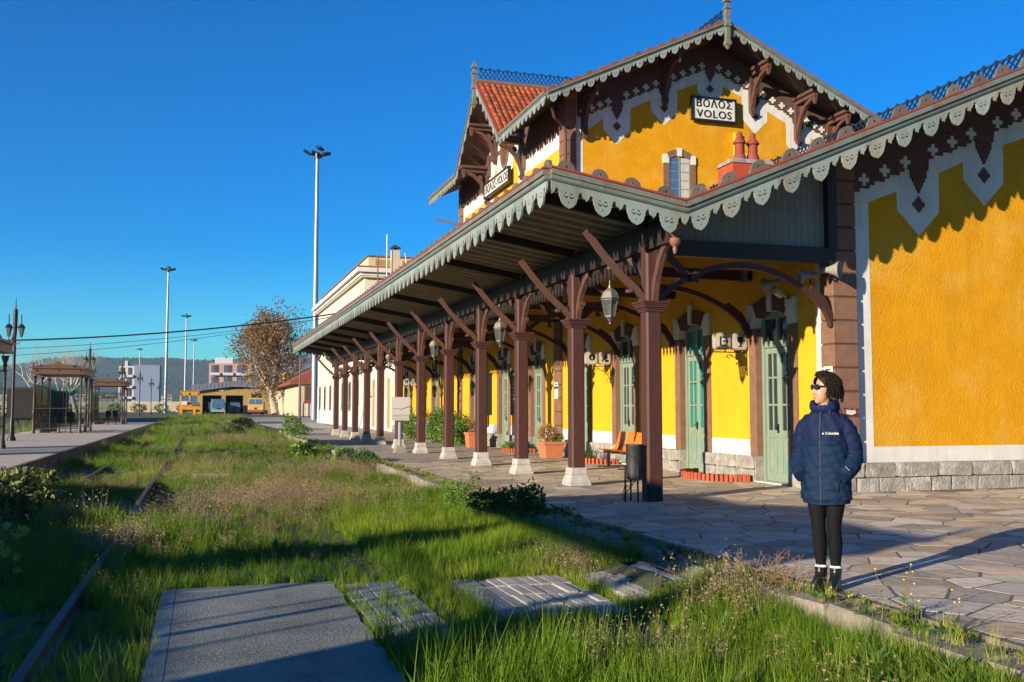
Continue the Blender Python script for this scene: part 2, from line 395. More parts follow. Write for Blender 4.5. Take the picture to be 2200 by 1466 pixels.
def edge(p0, p1, out, parent, U=.51, ante=True, teeth=True, k_=1.0):
    """ornate edge from p0 to p1 (top corner of the roof edge); out = outward horizontal normal"""
    p0, p1, out = Vector(p0), Vector(p1), Vector(out); d = p1-p0; Lh = math.hypot(d.x, d.y); k = d.z/Lh
    hd = Vector((d.x, d.y, 0)).normalized(); ln = d.length; dn = d.normalized()
    MB().beam(p0+out*.03+Vector((0,0,.012)), p1+out*.03+Vector((0,0,.012)), .15*k_, .03).build('roof_edge_flashing', m_red, parent)
    mo = MB(); mo.beam(p0+out*.045-Vector((0,0,.055*k_)), p1+out*.045-Vector((0,0,.055*k_)), .13*k_, .075*k_)
    mo.beam(p0+out*.02-Vector((0,0,.12*k_)), p1+out*.02-Vector((0,0,.12*k_)), .12*k_, .06*k_); mo.build('fascia_moulding', m_mould, parent)
    MB().beam(p0+out*.03-Vector((0,0,.165*k_)), p1+out*.03-Vector((0,0,.165*k_)), .10*k_, .03*k_).build('fascia_trim', m_tealdk, parent)
    if not teeth: return
    n = max(1, round(Lh/(U*k_))); u = Lh/n; sc = u/.51
    vm, am = val_flat, ante_flat
    if abs(k) > .01: vm = sheared(val_flat, k, 'valance_board'); am = sheared(ante_flat, k, 'antefix')
    # local x axis along hd, z up, y = outward-ish
    for i in range(n):
        c = p0 + d*((i+.5)/n)
        rz = math.atan2(hd.y, hd.x)
        mw = Matrix.Translation(c + out*.045 - Vector((0,0,.17*k_))) @ Matrix.Rotation(rz, 4, 'Z') @ Matrix.Diagonal((sc,1,sc*.82,1))
        ob('valance_board', vm, parent, mw)
        if ante:
            mw = Matrix.Translation(c - out*(.10 if p0.z > 5 else .05) + hd*random.uniform(-.02,.02) + Vector((0,0,-.01 if p0.z < 5 else -.045))) @ Matrix.Rotation(rz+random.uniform(-.05,.05), 4, 'Z') @ Matrix.Rotation(random.uniform(-.04,.04), 4, 'Y')
            ob('antefix', am, parent, mw)
S_ = (0,-1,0); W_ = (-1,0,0)
edge((VX,Y0,VZ), (RX,Y0,RZ1), S_, st)
edge((RX,Y0,RZ1), (2*RX-VX,Y0,VZ), S_, st, teeth=False)
edge((UX,UY0,UZ), (RX,UY0,upz(RX)), S_, st, k_=.78)
edge((RX,UY0,upz(RX)), (2*RX-UX,UY0,UZ), S_, st, k_=.78)
edge((UX,UY0,UZ), (UX,GC-GH,UZ), W_, st, k_=.78)
edge((UX,GC+GH,UZ), (UX,UY1,UZ), W_, st, k_=.78)
edge((UX,GC-GH,UZ), (UX,GC,GAZ), W_, st, ante=False, k_=.78)
edge((UX,GC,GAZ), (UX,GC+GH,UZ), W_, st, ante=False, k_=.78)
# ridge cresting lattice
def cresting(p0, p1, h, name='cresting'):
    p0, p1 = Vector(p0), Vector(p1); d = (p1-p0); ln = d.length; d.normalize(); mb = MB(); U = .165; n = int(ln/U); sd = Vector((-d.y, d.x, 0))
    for i in range(n):
        a = p0 + d*U*i; Z = Vector((0,0,1))
        for k in (0, 1):
            zb, zt = h*.42*k, h*.42*(k+1)
            mb.beam(a+Z*zb, a+d*U+Z*zt, .022, .03, sd); mb.beam(a+d*U+Z*zb, a+Z*zt, .022, .03, sd)
        c = a+d*U*.5+Z*h*.63 if i % 2 else a+d*U*.5+Z*h*.74
        mb.beam(a+d*U*.5+Z*h*.55, c+Z*.09, .02, .02); mb.obox(c+Z*.05, (.025,.09 if abs(d.y)>.5 else .025,.04) if abs(d.y)>.5 else (.09,.025,.04))
    mb.beam(p0, p1, .03, .03)
    return mb.build(name, m_crest, st)
cresting((RX,Y0+.25,RZ1+.04), (RX,GY,RZ1+.04), .38)
cresting((RX,UY0+.2,upz(RX)+.05), (RX,UY1,upz(RX)+.05), .42)
cresting((UX+.08,GC,GAZ+.12), (xhit+.2,GC,GAZ+.12), .50)
# finials
def finial(x, y, z):
    mb = MB(); k = .075
    for z0, z1, a, b in ((-.75,-.62,.02,.07),(-.62,-.5,.09,.09),(-.5,-.05,.065,.065),(-.05,.02,.10,.10),(.02,.5,.075,.075),(.5,.56,.105,.105),(.56,.72,.05,.05),(.72,.80,.10,.10),(.80,1.02,.085,.012)):
        mb.frus(x, y, z+z0, z+z1, a, a, b, b)
    return mb.build('finial', m_mould, st)
finial(RX, UY0-.1, upz(RX)-.15); finial(UX-.1, GC, GAZ-.2)

# ---- painted / brick gable ornament
def plus(x, z, s): a = s/3; return [(x-a/2,z-s/2),(x+a/2,z-s/2),(x+a/2,z-a/2),(x+s/2,z-a/2),(x+s/2,z+a/2),(x+a/2,z+a/2),(x+a/2,z+s/2),(x-a/2,z+s/2),(x-a/2,z+a/2),(x-s/2,z+a/2),(x-s/2,z-a/2),(x-a/2,z-a/2)]
def gable(y, pend, xl, xr, top, wl_left, cross_n):
    """pend: (x, z of diamond, side -1/0/1); top(x): roof underside; wl_left: z of white edge at xl"""
    low = [(xl, wl_left)]
    for x, z, s in pend:
        if s == 0: seq = [(-.45,.13),(-.43,-.17),(0,-.39),(.43,-.17),(.45,.13)]
        else:
            seq = [(-.46,.21),(-.45,-.12),(0,-.56),(.44,-.12),(.46,.60)]
            if s > 0: seq = [(-a, b) for a, b in reversed(seq)]
        low += [(x+a, z+b) for a, b in seq]
    low.append((xr, wl_left))
    up = [(xr, top(xr)), ((xl+xr)/2, top((xl+xr)/2)), (xl, top(xl))]
    MB().prism(low+up, XZ, y-.008, y+.01).build('white_zigzag_band', m_white, st)
    x0, z0, _ = pend[0]; x1, z1, _ = pend[1]; m = (z1-z0)/(x1-x0); xc = (xl+xr)/2
    base = lambda x: z0 + .72 + m*((xc-abs(x-xc)) - x0)
    cols = []; x = xl+.02; step = .105
    xs = []
    while x < xr-.02: xs.append(x); x += step
    cells = []
    for xa in xs: cells.append((xa, min(xa+step, xr-.02), base(xa+step/2)))
    # pendants replace columns
    out = []
    for xa, xb, z in cells:
        if any(abs((xa+xb)/2 - p[0]) < .21 for p in pend): continue
        out.append((xa, xb, round(z/.07)*.07))
    for px, pz, s in pend:
        for j, w in enumerate((.21,.165,.12,.075,.03)):
            pass
        steps = [(-.21,-.165,.62),(-.165,-.125,.47),(-.125,-.085,.40),(-.085,-.05,.33),(-.05,-.018,.27),(-.018,.018,.21),(.018,.05,.27),(.05,.085,.33),(.085,.125,.40),(.125,.165,.47),(.165,.21,.62)]
        out += [(px+a, px+b, pz+h+.0) for a, b, h in steps]
    out.sort(); poly = []
    for xa, xb, z in out:
        z = min(z, top((xa+xb)/2)-.05)
        poly += [(xa, z), (xb, z)]
    poly += [(out[-1][1], top(out[-1][1])), (xc, top(xc)), (out[0][0], top(out[0][0]))]
    # drop duplicate consecutive points
    pp = [poly[0]]
    for q in poly[1:]:
        if abs(q[0]-pp[-1][0]) + abs(q[1]-pp[-1][1]) > 1e-4: pp.append(q)
    MB().prism(pp, XZ, y-.045, y+.01).build('stepped_brick_frieze', m_brick, st)
    for px, pz, s in pend:
        o = [(0,-.155),(.03,-.10),(.055,-.105),(.06,-.06),(.105,-.045),(.135,0),(.105,.045),(.06,.06),(.055,.105),(.03,.10),(0,.155),(-.03,.10),(-.055,.105),(-.06,.06),(-.105,.045),(-.135,0),(-.105,-.045),(-.06,-.06),(-.055,-.105),(-.03,-.10)]
        MB().prism([(px+a, pz+b) for a, b in o], XZ, y-.03, y).build('brick_diamond', m_brick, st)
    cm = {}
    pl = MB().prism(plus(0,0,.21), XZ, -.02, .02).mesh('white_cross', m_white)
    xs = [p[0] for p in pend]
    bounds = [xl-.1] + xs + [xr+.1]
    for a, b in zip(bounds[:-1], bounds[1:]):
        n = cross_n
        for i in range(n):
            x = a + .30 + (b-a-.60)*(i/(n-1) if n > 1 else .5)
            z = base(x) + .15
            if xl+.1 < x < xr-.1 and z < top(x)-.12: ob('white_cross', pl, st, loc=(x, y-.05, z))
gable(EY, [(12.09,5.03,-1),(13.54,5.66,-1),(15.0,6.32,0),(16.46,5.66,1),(17.91,5.03,1)], 10.72, 19.28, lambda x: roofz(x)-.14, 4.88, 3)
gable(GY, [(11.94,10.03,-1),(13.54,10.75,-1),(15.14,11.50,0),(16.74,10.75,1),(18.34,10.03,1)], 10.62, 19.66, lambda x: upz(x)-.14, 9.55, 4)
mb = MB(); mb.box(10.70, 11.04, EY-.006, EY+.01, .70, 5.2); mb.box(10.70, 19.3, EY-.0075, EY+.01, .48, .755); mb.build('white_border', m_white, st)
mb = MB(); mb.box(10.55, 10.82, GY-.006, GY+.01, 5.4, 9.9); mb.build('white_border', m_white, st)
# upper track wall: white band and brick fringe under the eave
mb = MB(); mb.box(FX-.006, FX+.01, GY+.02, FY-.02, 9.36, 10.6); mb.box(FX-.006,FX+.01,GY+.35,GY+.56,5.8,9.36); mb.box(FX-.006,FX+.01,FY-.6,FY-.35,5.8,9.36)
mb.build('white_border', m_white, st)
mb = MB(); y = GY+.35; pts = []
while y < FY-.3:
    L = .3 + .2*abs(math.sin(y*3.1))
    if abs(y+.11-GC) < 2.3: pts += [(y, 10.75), (y+.22, 10.75)]
    else: pts += [(y, 10.12-.1*L), (y+.11, 9.95-L*.45), (y+.22, 10.12-.1*L)]
    y += .24
pts += [(FY-.3, 10.9), (GY+.35, 10.9)]
mb.prism(pts, YZ, FX-.05, FX); mb.build('brick_fringe', m_brick, st)
# cross gable wall face: white field, brown side strips, oval window
mb = MB(); mb.prism([(GC-2.2,8.2),(GC-1.2,9.05),(GC+1.2,9.05),(GC+2.2,8.2),(GC+2.5,10.7),(GC,13.0),(GC-2.5,10.7)], YZ, FX-.02, FX+.2); mb.build('white_gable_field', m_white, st)
zz = [(-1.6,8.0),(-1.6,9.5),(-1.15,10.5),(-.85,9.7),(-.65,9.95),(-.5,9.75),(0,9.6),(.5,9.75),(.65,9.95),(.85,9.7),(1.15,10.5),(1.6,9.5),(1.6,8.0)]
mb = MB(); mb.prism([(GC+a,b) for a, b in zz], YZ, FX-.028, FX-.01); mb.build('yellow_gable_panel', m_yel2, st)
ov = lambda a, b: [(GC+a*math.sin(2*math.pi*i/20), 10.75+b*math.cos(2*math.pi*i/20)) for i in range(20)]
mb = MB(); mb.prism(ov(.52,.68), YZ, FX-.06, FX); o_ = mb.build('oval_window', m_quoin, st)
MB().prism(ov(.38,.54), YZ, FX-.075, FX-.05).build('pane', m_brick, o_)
for s in (-1, 1):
    mb = MB()
    n = 9
    for i in range(n):
        t0, t1 = i/n, (i+1)/n
        ya, yb = GC+s*(2.45-1.7*t0), GC+s*(2.45-1.7*t1); z0, z1 = 9.1+1.6*t0 if False else 9.3, 10.5+2.2*(t0+t1)/2*1.0
    for yy, z0, z1 in ((2.28,9.5,10.75),(1.98,10.2,11.0)):
        mb.box(FX-.10, FX, GC+s*yy-.14, GC+s*yy+.14, z0, z1)
    for yy, zz_ in ((1.70,10.75),(1.42,11.1),(1.14,11.4),(.86,11.75),(.58,12.05)): mb.box(FX-.06, FX, GC+s*yy-.13, GC+s*yy+.13, zz_, zz_+.55)
    mb.build('brick_strip', m_brick if s > 0 else m_quoin, st)
# ---- verge brackets
bk = MB()
bk.path([(0,-1.15,.0),(0,-.2,.0),(0,.05,.0)], .14, .13, (1,0,0))
bk.path([(0,-.95,-.10),(0,-.62,-.22),(0,-.34,-.48),(0,-.17,-.82),(0,-.10,-1.05)], .12, .11, (1,0,0))
bk.box(-.09,.09,-.14,.0,-1.2,-.06); bk.frus(0,-1.08,-.30,-.08,.03,.03,.07,.07); bk.frus(0,-.11,-1.36,-1.2,.03,.03,.09,.09)
bk.lathe([(.11,-.05),(.11,.05)], 10, (0,-.40,-.28), (1,0,0)); bk.box(-.16,.16,-1.22,.0,.065,.16)
bkm = bk.mesh('verge_bracket', m_wood2)
bk_shaded = bkm.copy(); bk_shaded.materials[0] = m_brick  # darker copy for the left brackets: verge shade put into their colour
for x in (10.85, 13.54, 16.6, 18.25, 19.45):
    ob('verge_bracket', bkm if x > 15 else bk_shaded, st, loc=(x, GY, upz(x)-.36))
for yy, zz_ in ((GC+1.05,11.75),(GC+2.2,10.45),(GC-1.05,11.75),(GC-2.2,10.45)):
    ob('verge_bracket', bkm, st, Matrix.Translation((FX, yy, zz_)) @ Matrix.Rotation(R(-90), 4, 'Z') @ Matrix.Diagonal((1.4,.92,.95,1)))
# ---- quoins: stacked blocks with recessed joints
def pier(x0, x1, y0, y1, z0, z1, h=.40):
    n = round((z1-z0)/h); h = (z1-z0)/n
    me = MB().box(x0, x1, y0, y1, 0, h-.028).mesh('quoin_block', m_quoin, bevel=.012)
    MB().box(x0+.02, x1-.02, y0+.02, y1-.02, z0, z1).build('quoin_core', m_brick, st)
    for i in range(n): ob('quoin_block', me, st, loc=(0,0,z0+i*h))
pier(10.2, 10.69, 14.48, 14.86, .5, 5.75)
pier(10.2, 10.58, GY-.1, GY+.4, 5.3, 10.7)
pier(10.2, 10.58, FY-.4, FY+.1, 5.3, 10.7)
pier(FX-.09, FX+.05, 28.1, 28.7, .5, 5.0); pier(FX-.09, FX+.05, 40.2, 40.8, .5, 5.0)
# ---- plinth stones
def stone_mesh(k):
    mb = MB(); r = random.Random(k)
    vs = []
    g = [0,.12,.5,.88,1]
    mb.box(0,1,0,1,0,1); me = mb.mesh('plinth_stone', m_stone, bevel=.07)
    for v in me.vertices: v.co += Vector((r.uniform(-.02,.02), r.uniform(-.10,.05), r.uniform(-.03,.03)))
    return me
stm = [stone_mesh(k) for k in range(6)]
def stones_x(x0, x1, y, rows):
    for z0, z1, L in rows:
        x = x0 - random.uniform(0,.3)
        while x < x1:
            l = L*random.uniform(.75,1.2); a, b = max(x, x0), min(x+l, x1); x += l
            if b-a > .08: ob('plinth_stone', random.choice(stm), st, Matrix.Translation((a+.008, y+random.uniform(-.02,.02), z0+.008)) @ Matrix.Diagonal((b-a-.016,.16,z1-z0-.016,1)))
def stones_y(y0, y1, x, rows):
    for z0, z1, L in rows:
        y = y0 - random.uniform(0,.2)
        while y < y1:
            l = L*random.uniform(.75,1.25); a, b = max(y, y0), min(y+l, y1); y += l
            if b-a > .07: ob('plinth_stone', random.choice(stm), st, Matrix.Translation((x+random.uniform(-.015,.015), b-.006, z0+.006)) @ Matrix.Rotation(R(-90),4,'Z') @ Matrix.Diagonal((b-a-.012,.16,z1-z0-.012,1)))
rows = [(-.02,.235,.55),(.235,.49,.78)]
stones_x(10.2, 19.75, EY-.13, rows)
mb = MB(); mb.box(10.3, 19.7, EY-.06, EY+.02, -.05, .485); mb.build('plinth_backing', m_mortar, st)
ys = EY-.1
for d in DOORS + [55.6+HW+.0]:
    e = d-HW-.02
    stones_y(ys, e, FX-.11, rows)
    MB().box(FX-.04, FX+.2, ys+.05, e-.05, -.05, .485).build('plinth_backing', m_mortar, st)
    mb = MB(); mb.box(FX-.006, FX+.01, ys, e, .485, .80); mb.build('white_border', m_white, st)
    if d < 55:
        for yy in (d-HW-.025, d+HW-.012): MB().box(FX-.075, FX+.2, yy, yy+.037, 0, .487).build('plinth_return', m_stone, st)
    ys = d+HW+.02
mb = MB(); mb.box(FX-.007, FX+.01, 14.9, 15.12, .49, 4.6); mb.build('white_border', m_white, st)
# ---- door surrounds
n_ = 14; jmb = []
for s in (-1, 1):
    jm = MB()
    for i in range(n_):
        z0 = .49 + i*(2.97-.49)/n_; z1 = .49 + (i+1)*(2.97-.49)/n_ - .006
        jm.box(-.03-.004*(i%2), .2, *(sorted((s*(HW-.005), s*(HW+.255)))), z0, z1+.006)
    jmb.append(jm.mesh('door_jamb', m_quoin))
am = MB(); am.prism(arc(0, AZ, AR-.005, -28, 28, 10) + arc(0, AZ, AR+.29, 28, -28, 10), YZ, -.05, .2); archm = am.mesh('door_arch', m_brick)
sprm = []
for s in (-1, 1):
    sm = MB()
    a = [(s*q[0], q[1]) for q in (arc(0, AZ, AR-.005, 28, 32.7, 3))]
    sm.prism([(s*(HW-.005),2.97),(s*(HW+.28),2.97),(s*(HW+.28),3.46),(s*(AR+.29)*math.sin(R(28)),AZ+(AR+.29)*math.cos(R(28)))] + a, YZ, -.06, .2)
    sprm.append(sm.mesh('arch_springer', m_white))
keym = MB().prism([(-.055,3.25),(.055,3.25),(.085,3.68),(-.085,3.68)], YZ, -.09, .2).mesh('keystone', m_white)
# ---- doors (origin at centre of threshold; faces -X)
def door_meshes():
    f = MB()
    for s in (-1, 1): f.box(.10,.19, *sorted((s*HW, s*(HW-.09))), .02, 3.15)
    f.box(.09,.19, -HW+.09, HW-.09, 2.58, 2.70); f.box(.10,.19,-HW+.09,HW-.09,3.13,3.3); f.box(.09,.19,-.035,.035,2.70,3.13)
    leaf = MB()   # one leaf, width .47 from y=0 to .47
    w = .475
    for y0, y1 in ((.0,.075),(w-.075,w)): leaf.box(.12,.17,y0,y1,.03,2.57)
    for z0, z1 in ((.03,.20),(.86,1.0),(1.46,1.50),(1.98,2.02),(2.46,2.57)): leaf.box(.122,.168,.075,w-.075,z0,z1)
    leaf.box(.125,.165,w/2-.018,w/2+.018,1.0,2.46)
    pan = MB(); pan.box(.14,.16,.075,w-.075,.2,.86); pan.box(.125,.15,.13,w-.13,.26,.80)
    p = MB(); p.box(.143,.150,0,1,0,1)
    return f.mesh('door_frame', m_green), leaf.mesh('door_leaf', m_green, bevel=.004), pan.mesh('door_panel', m_greenworn), p
fm_, lm_, pm_, _ = door_meshes()
handle = MB().box(.085,.12,.02,.04,.95,1.12).tube([(.07,.03,1.05),(.07,.12,1.05)], .008, 6).mesh('handle', m_iron)
pane_sets = {}
def panemesh(mat):
    if mat.name not in pane_sets: pane_sets[mat.name] = MB().box(.143,.150,0,.142,0,.44).mesh('pane', mat)
    return pane_sets[mat.name]
m_dkroom = M('dark_interior_curtain', (.25,.22,.18), (.10,.09,.08), 3, .9, stretch=(4,4,.6))
for k, d in enumerate(DOORS):
    T = Matrix.Translation((FX, d, 0))
    dr = ob('door', fm_, st, T); dr['label'] = 'green panelled double door with glazed upper half'
    ob('door_arch', archm, st, T)
    for q in (0, 1): ob('door_jamb', jmb[q], st, T); ob('arch_springer', sprm[q], st, T)
    ob('keystone', keym, st, T)
    MB().box(-.10,.30,-HW,HW,0,.022).build('threshold', m_white if k < 3 else m_stone, st, T)
    gl = m_glasst if k == 1 else m_glassd
    for s in (0, 1):
        L = T @ Matrix.Translation((0, 0 if s else -.475, 0))
        lf = ob('door_leaf', lm_, dr, L); ob('door_panel', pm_, dr, L)
        for r in range(3):
            for c in range(2):
                if k < 8 or c == 0:
                    pmw = L @ Matrix.Translation((0, .077+c*.18, (1.01,1.51,2.03)[r]))
                    ob('pane', panemesh(gl if not (k == 0 and r < 2) else m_glassd), dr, pmw)
    ob('handle', handle, dr, T)
    MB().box(.145,.152,-HW+.09,HW-.09,2.70,3.13).build('pane', gl, dr, T)
    if k in (0, 3, 5): # pale curtains just behind the glass
        c = MB()
        for i in range(12):
            y0 = -.44+i*.073; c.box(.20+.015*(i%2),.205+.015*(i%2),y0,y0+.073,.9,2.2-.04*(i%5))
        c.build('curtain', m_curtain, dr, T)
# light leaf edges visible between curtains on first door
# ---- upper windows in the gable
def gwin(x, z0, z1):
    w = .36; a = 35
    rad = w/math.sin(R(a)); zc = z1 - rad
    zs = zc + rad*math.cos(R(a))
    root = MB()
    for s in (-1, 1): root.box(*sorted((x+s*w, x+s*(w+.19))), GY-.05, GY+.02, z0-.5, zs-.02)
    wn = root.build('window', m_quoin, st)
    MB().prism([(p, q) for p, q in arc(x, zc, rad, -a, a, 8)] + [(p, q) for p, q in arc(x, zc, rad+.2, a, -a, 8)], XZ, GY-.05, GY+.02).build('window_arch', m_quoin, wn)
    mb = MB()
    for s in (-1, 1): mb.prism([(x+s*w,zs-.14),(x+s*(w+.2),zs-.14),(x+s*(w+.2),zs+.13),(x+s*(w+.06),zs+.16),(x+s*w,zs)], XZ, GY-.06, GY+.02)
    mb.prism([(x-.07,z1-.02),(x+.07,z1-.02),(x+.08,z1+.24),(x-.08,z1+.24)], XZ, GY-.08, GY+.02)
    mb.build('window_blocks', m_white, wn)
    fr = MB()
    for xx in (-w+.02, -.0, w-.02): fr.box(x+xx-.02, x+xx+.02, GY-.035, GY-.005, z0-.5, z1-.05)
    zz = z0-.5
    while zz < z1-.05: fr.box(x-w, x+w, GY-.03, GY-.01, zz, zz+.022); zz += .27
    fr.build('window_frame', m_green, wn)
    MB().box(x-w, x, GY-.02, GY-.004, z0-.5, z1-.06).build('pane', m_glassb, wn)
    MB().box(x, x+w, GY-.02, GY-.004, z0-.5, z1-.06).build('pane', m_curtain, wn)
gwin(14.03, 7.9, 9.26); gwin(16.3, 7.9, 9.26)
MB().box(15.93,16.06,GY-.16,GY,9.35,10.15).build('vent_box', m_yel2, st)
# downpipes
MB().tube([(9.55,26.9,10.2),(9.7,27.1,9.95),(10.1,27.35,9.8),(10.15,27.42,9.6),(10.16,27.44,6.0)], .05, 8).build('downpipe', m_wood2, st)
MB().tube([(9.3,41.2,9.5),(10.2,40.7,9.2)], .05, 8).build('downpipe', m_wood2, st)
# chimney on the lower roof
ch = MB(); ch.box(11.5, 12.55, 20.0, 20.7, 6.2, 7.05); cho = ch.build('chimney', m_redchim, st)
MB().frus(12.02,20.35,7.05,7.16,.56,.38,.50,.33).build('chimney_cap', m_stone, cho)
pot = MB().lathe([(.15,0),(.15,.12),(.11,.22),(.11,.42),(.15,.44),(.15,.48),(.09,.56),(.06,.60),(.07,.63),(.06,.70),(.02,.73)], 12).mesh('chimney_pot', m_pot, True)
for x in (11.85, 12.2): ob('chimney_pot', pot, cho, loc=(x, 20.3, 7.14))
# ================================================================ PLATFORM CANOPY
PX_ = 6.6
POSTS = [14.04,17.29,20.63,23.89,27.32,31.09,34.79,38.66,42.01,45.38,48.8,52.18]
cn = empty('platform_canopy', (PX_, POSTS[0], 0))
tag(cn, 'long timber platform canopy on brown posts with pale teal fretwork edge', 'canopy')
KC = (CZ-VZ)/(VX-CX)
cz = lambda x: VZ + KC*(VX-x)
roofslab([(CX,CZ),(VX,VZ)], .07, Y0, Y1, None).build('canopy_roof', [m_tileflat, m_soffit], cn)
edge((CX,Y0,CZ), (VX,Y0,VZ), S_, cn)
edge((CX,Y0,CZ), (CX,Y1,CZ), W_, cn)
edge((CX,Y1,CZ), (VX,Y1,VZ), (0,1,0), cn, ante=False)
MB().box(6.5,6.7,Y0+.1,Y1-.2,3.86,4.14).build('main_beam', m_dark, cn)
MB().box(6.62,6.78,Y0+.05,Y1,4.14,VZ-.13).build('valley_board', m_dark, cn)
# common rafters, one object each, shared mesh
ra = MB().beam((CX+.08,0,cz(CX+.08)-.10), (6.6,0,cz(6.6)-.10), .045, .065).mesh('rafter', m_batten)
y = Y0+.25
while y < Y1:
    ob('rafter', ra, cn, loc=(0,y,0)); y += .42
rb = MB().beam((6.75,0,roofz(6.75)-.17), (10.28,0,roofz(10.28)-.17), .06, .08).mesh('rafter', m_batten)
y = Y0+.9
while y < Y1:
    ob('rafter', rb, cn, loc=(0,y,0)); y += .84
pr = MB().beam((CX+.1,0,cz(CX+.1)-.17), (6.55,0,cz(6.55)-.17), .12, .19).mesh('principal_rafter', m_dark)
tie = MB().box(6.7,10.28,-.07,.07,3.92,4.12).mesh('tie_beam', m_dark)
def chamf(h, c): return [(-h+c,-h),(h-c,-h),(h,-h+c),(h,h-c),(h-c,h),(-h+c,h),(-h,h-c),(-h,-h+c)]
pm = MB(); pm.prism(chamf(.128,.028), XY, .28, 2.92); pm.prism(chamf(.118,.03), XY, 3.06, 3.90); postm = pm.mesh('post', m_wood)
pm0 = MB(); pm0.prism(chamf(.128,.028), XY, 0, 2.92); pm0.prism(chamf(.118,.03), XY, 3.06, 3.90); postm0 = pm0.mesh('post', m_wood)
cpm = MB()
for z0, z1, h in ((2.90,2.935,.15),(2.935,2.965,.165),(2.965,3.0,.19),(3.0,3.03,.205),(3.03,3.062,.225)): cpm.box(-h,h,-h,h,z0,z1)
capm = cpm.mesh('capital', m_wood)
pd = MB(); pd.frus(0,0,0,.05,.215,.215,.215,.215); pd.frus(0,0,.05,.20,.215,.215,.165,.165); pd.frus(0,0,.20,.33,.165,.165,.155,.155); pedm = pd.mesh('pedestal', m_mortar if False else M('pale_concrete', (.55,.53,.49), (.40,.37,.33), 8, .85, .4, 40, objrand=.12), bevel=.012)
ob_ = MB(); ob_.path([(-.10,0,3.10),(-.24,0,3.23),(-.52,0,3.48),(-.82,0,3.80),(-1.08,0,4.12)], .075, [.08,.105,.10,.095,.10], (0,1,0))
ob_.frus(-.13,0,2.98,3.10,.035,.035,.06,.05); ob_.obox((-.36,0,3.22),(.07,.11,.05))
outm = ob_.mesh('brace', m_wood2)
yb = MB()
def ybrace(mb, s, far=False):
    mb.path([(0,s*.11,3.07),(0,s*.17,3.30),(0,s*.30,3.52),(0,s*.50,3.72),(0,s*.78,3.86)], .085, [.08,.10,.11,.11,.10], (1,0,0))
    mb.obox((0,s*.29,3.33),(.12,.09,.07)); mb.frus(0,s*.27,3.22,3.30,.02,.02,.05,.05)
ybp = MB(); ybrace(ybp, 1); ybn = MB(); ybrace(ybn, -1)
ybpm, ybnm = ybp.mesh('brace', m_wood2), ybn.mesh('brace', m_wood2)
ar = MB(); pts = [(.11+3.38*t, 0, 3.10+.64*math.sin(math.pi*t)**.8) for t in [i/14 for i in range(15)]]
ar.path(pts, .08, .095, (0,1,0)); ar.path([(3.15,0,3.42),(3.42,0,3.24),(3.62,0,2.92),(3.64,0,2.8)], .09, .13, (0,1,0))
ar.beam((.16,0,3.95),(.75,0,3.45),.08,.10); ar.obox((.80,0,3.46),(.15,.12,.12)); ar.frus(1.8,0,3.50,3.66,.02,.02,.05,.05); ar.frus(1.8,0,3.46,3.52,.04,.04,.06,.06)
arm = ar.mesh('arched_tie', m_wood)  # post timber, darker than the braces: canopy shade put into its colour
for i, y in enumerate(POSTS):
    T = Matrix.Translation((PX_, y, 0))
    p = ob('post', postm0 if i == 0 else postm, cn, T)
    ob('capital', capm, p, T)
    if i: ob('pedestal', pedm, p, T)
    ob('brace', outm, p, T); ob('brace', ybpm, p, T)
    if i: ob('brace', ybnm, p, T)
    ob('arched_tie', arm, cn, T @ Matrix.Rotation(.135 if i == 0 else 0, 4, 'Z')); ob('principal_rafter', pr, cn, Matrix.Translation((0,y,0))); (i and ob('tie_beam', tie, cn, Matrix.Translation((0,y,0))))
# end pendant and its long brace
MB().path([(PX_,13.92,3.07),(PX_,13.84,3.36),(PX_,13.66,3.68),(PX_,13.42,3.92),(PX_,13.2,4.02)], .085, .11, (1,0,0)).build('brace', m_wood2, cn)
pe = MB(); pe.box(6.53,6.68,13.13,13.27,3.98,4.34); pe.lathe([(.02,-.30),(.035,-.24),(.03,-.2),(.075,-.15),(.09,-.11),(.075,-.07),(.03,-.05),(.06,-.02),(.06,.0)], 12, (6.605,13.2,3.99))
pe.build('pendant', M('faded_red_wood', (.30,.12,.075), (.24,.10,.06), 8, .6), cn)
# fretwork under the main beam
bays = [Y0+.2] + POSTS + [Y1-.3]
for a, b in zip(bays[:-1], bays[1:]):
    y = a+.12; poly = [(a+.12, 3.87)]
    n = max(1, int((b-a-.24)/.17)); u = (b-a-.24)/n
    for i in range(n):
        y0 = a+.12+i*u
        poly += [(y0+u*.12,3.80),(y0+u*.30,3.74),(y0+u*.22,3.70),(y0+u*.5,3.58),(y0+u*.78,3.70),(y0+u*.70,3.74),(y0+u*.88,3.80)]
    poly += [(b-.12, 3.87)]
    MB().prism(poly, YZ, 6.585, 6.615).build('fretwork', m_dark, cn)
# boarded end panel
bd = MB().box(0,1,0,.02,0,1).mesh('board', m_board)
x = 6.86
while x < 10.1:
    zt = roofz(x)-.16; ob('board', bd, cn, Matrix.Translation((x, 14.44, 4.12)) @ Matrix.Diagonal((.118,1,zt-4.12,1))); x += .124
MB().box(6.72,10.19,14.36,14.47,3.86,4.125).build('end_beam', m_dark, cn)
MB().box(10.02,10.19,14.30,14.435,4.13,5.70).build('wall_post', m_dark, cn)

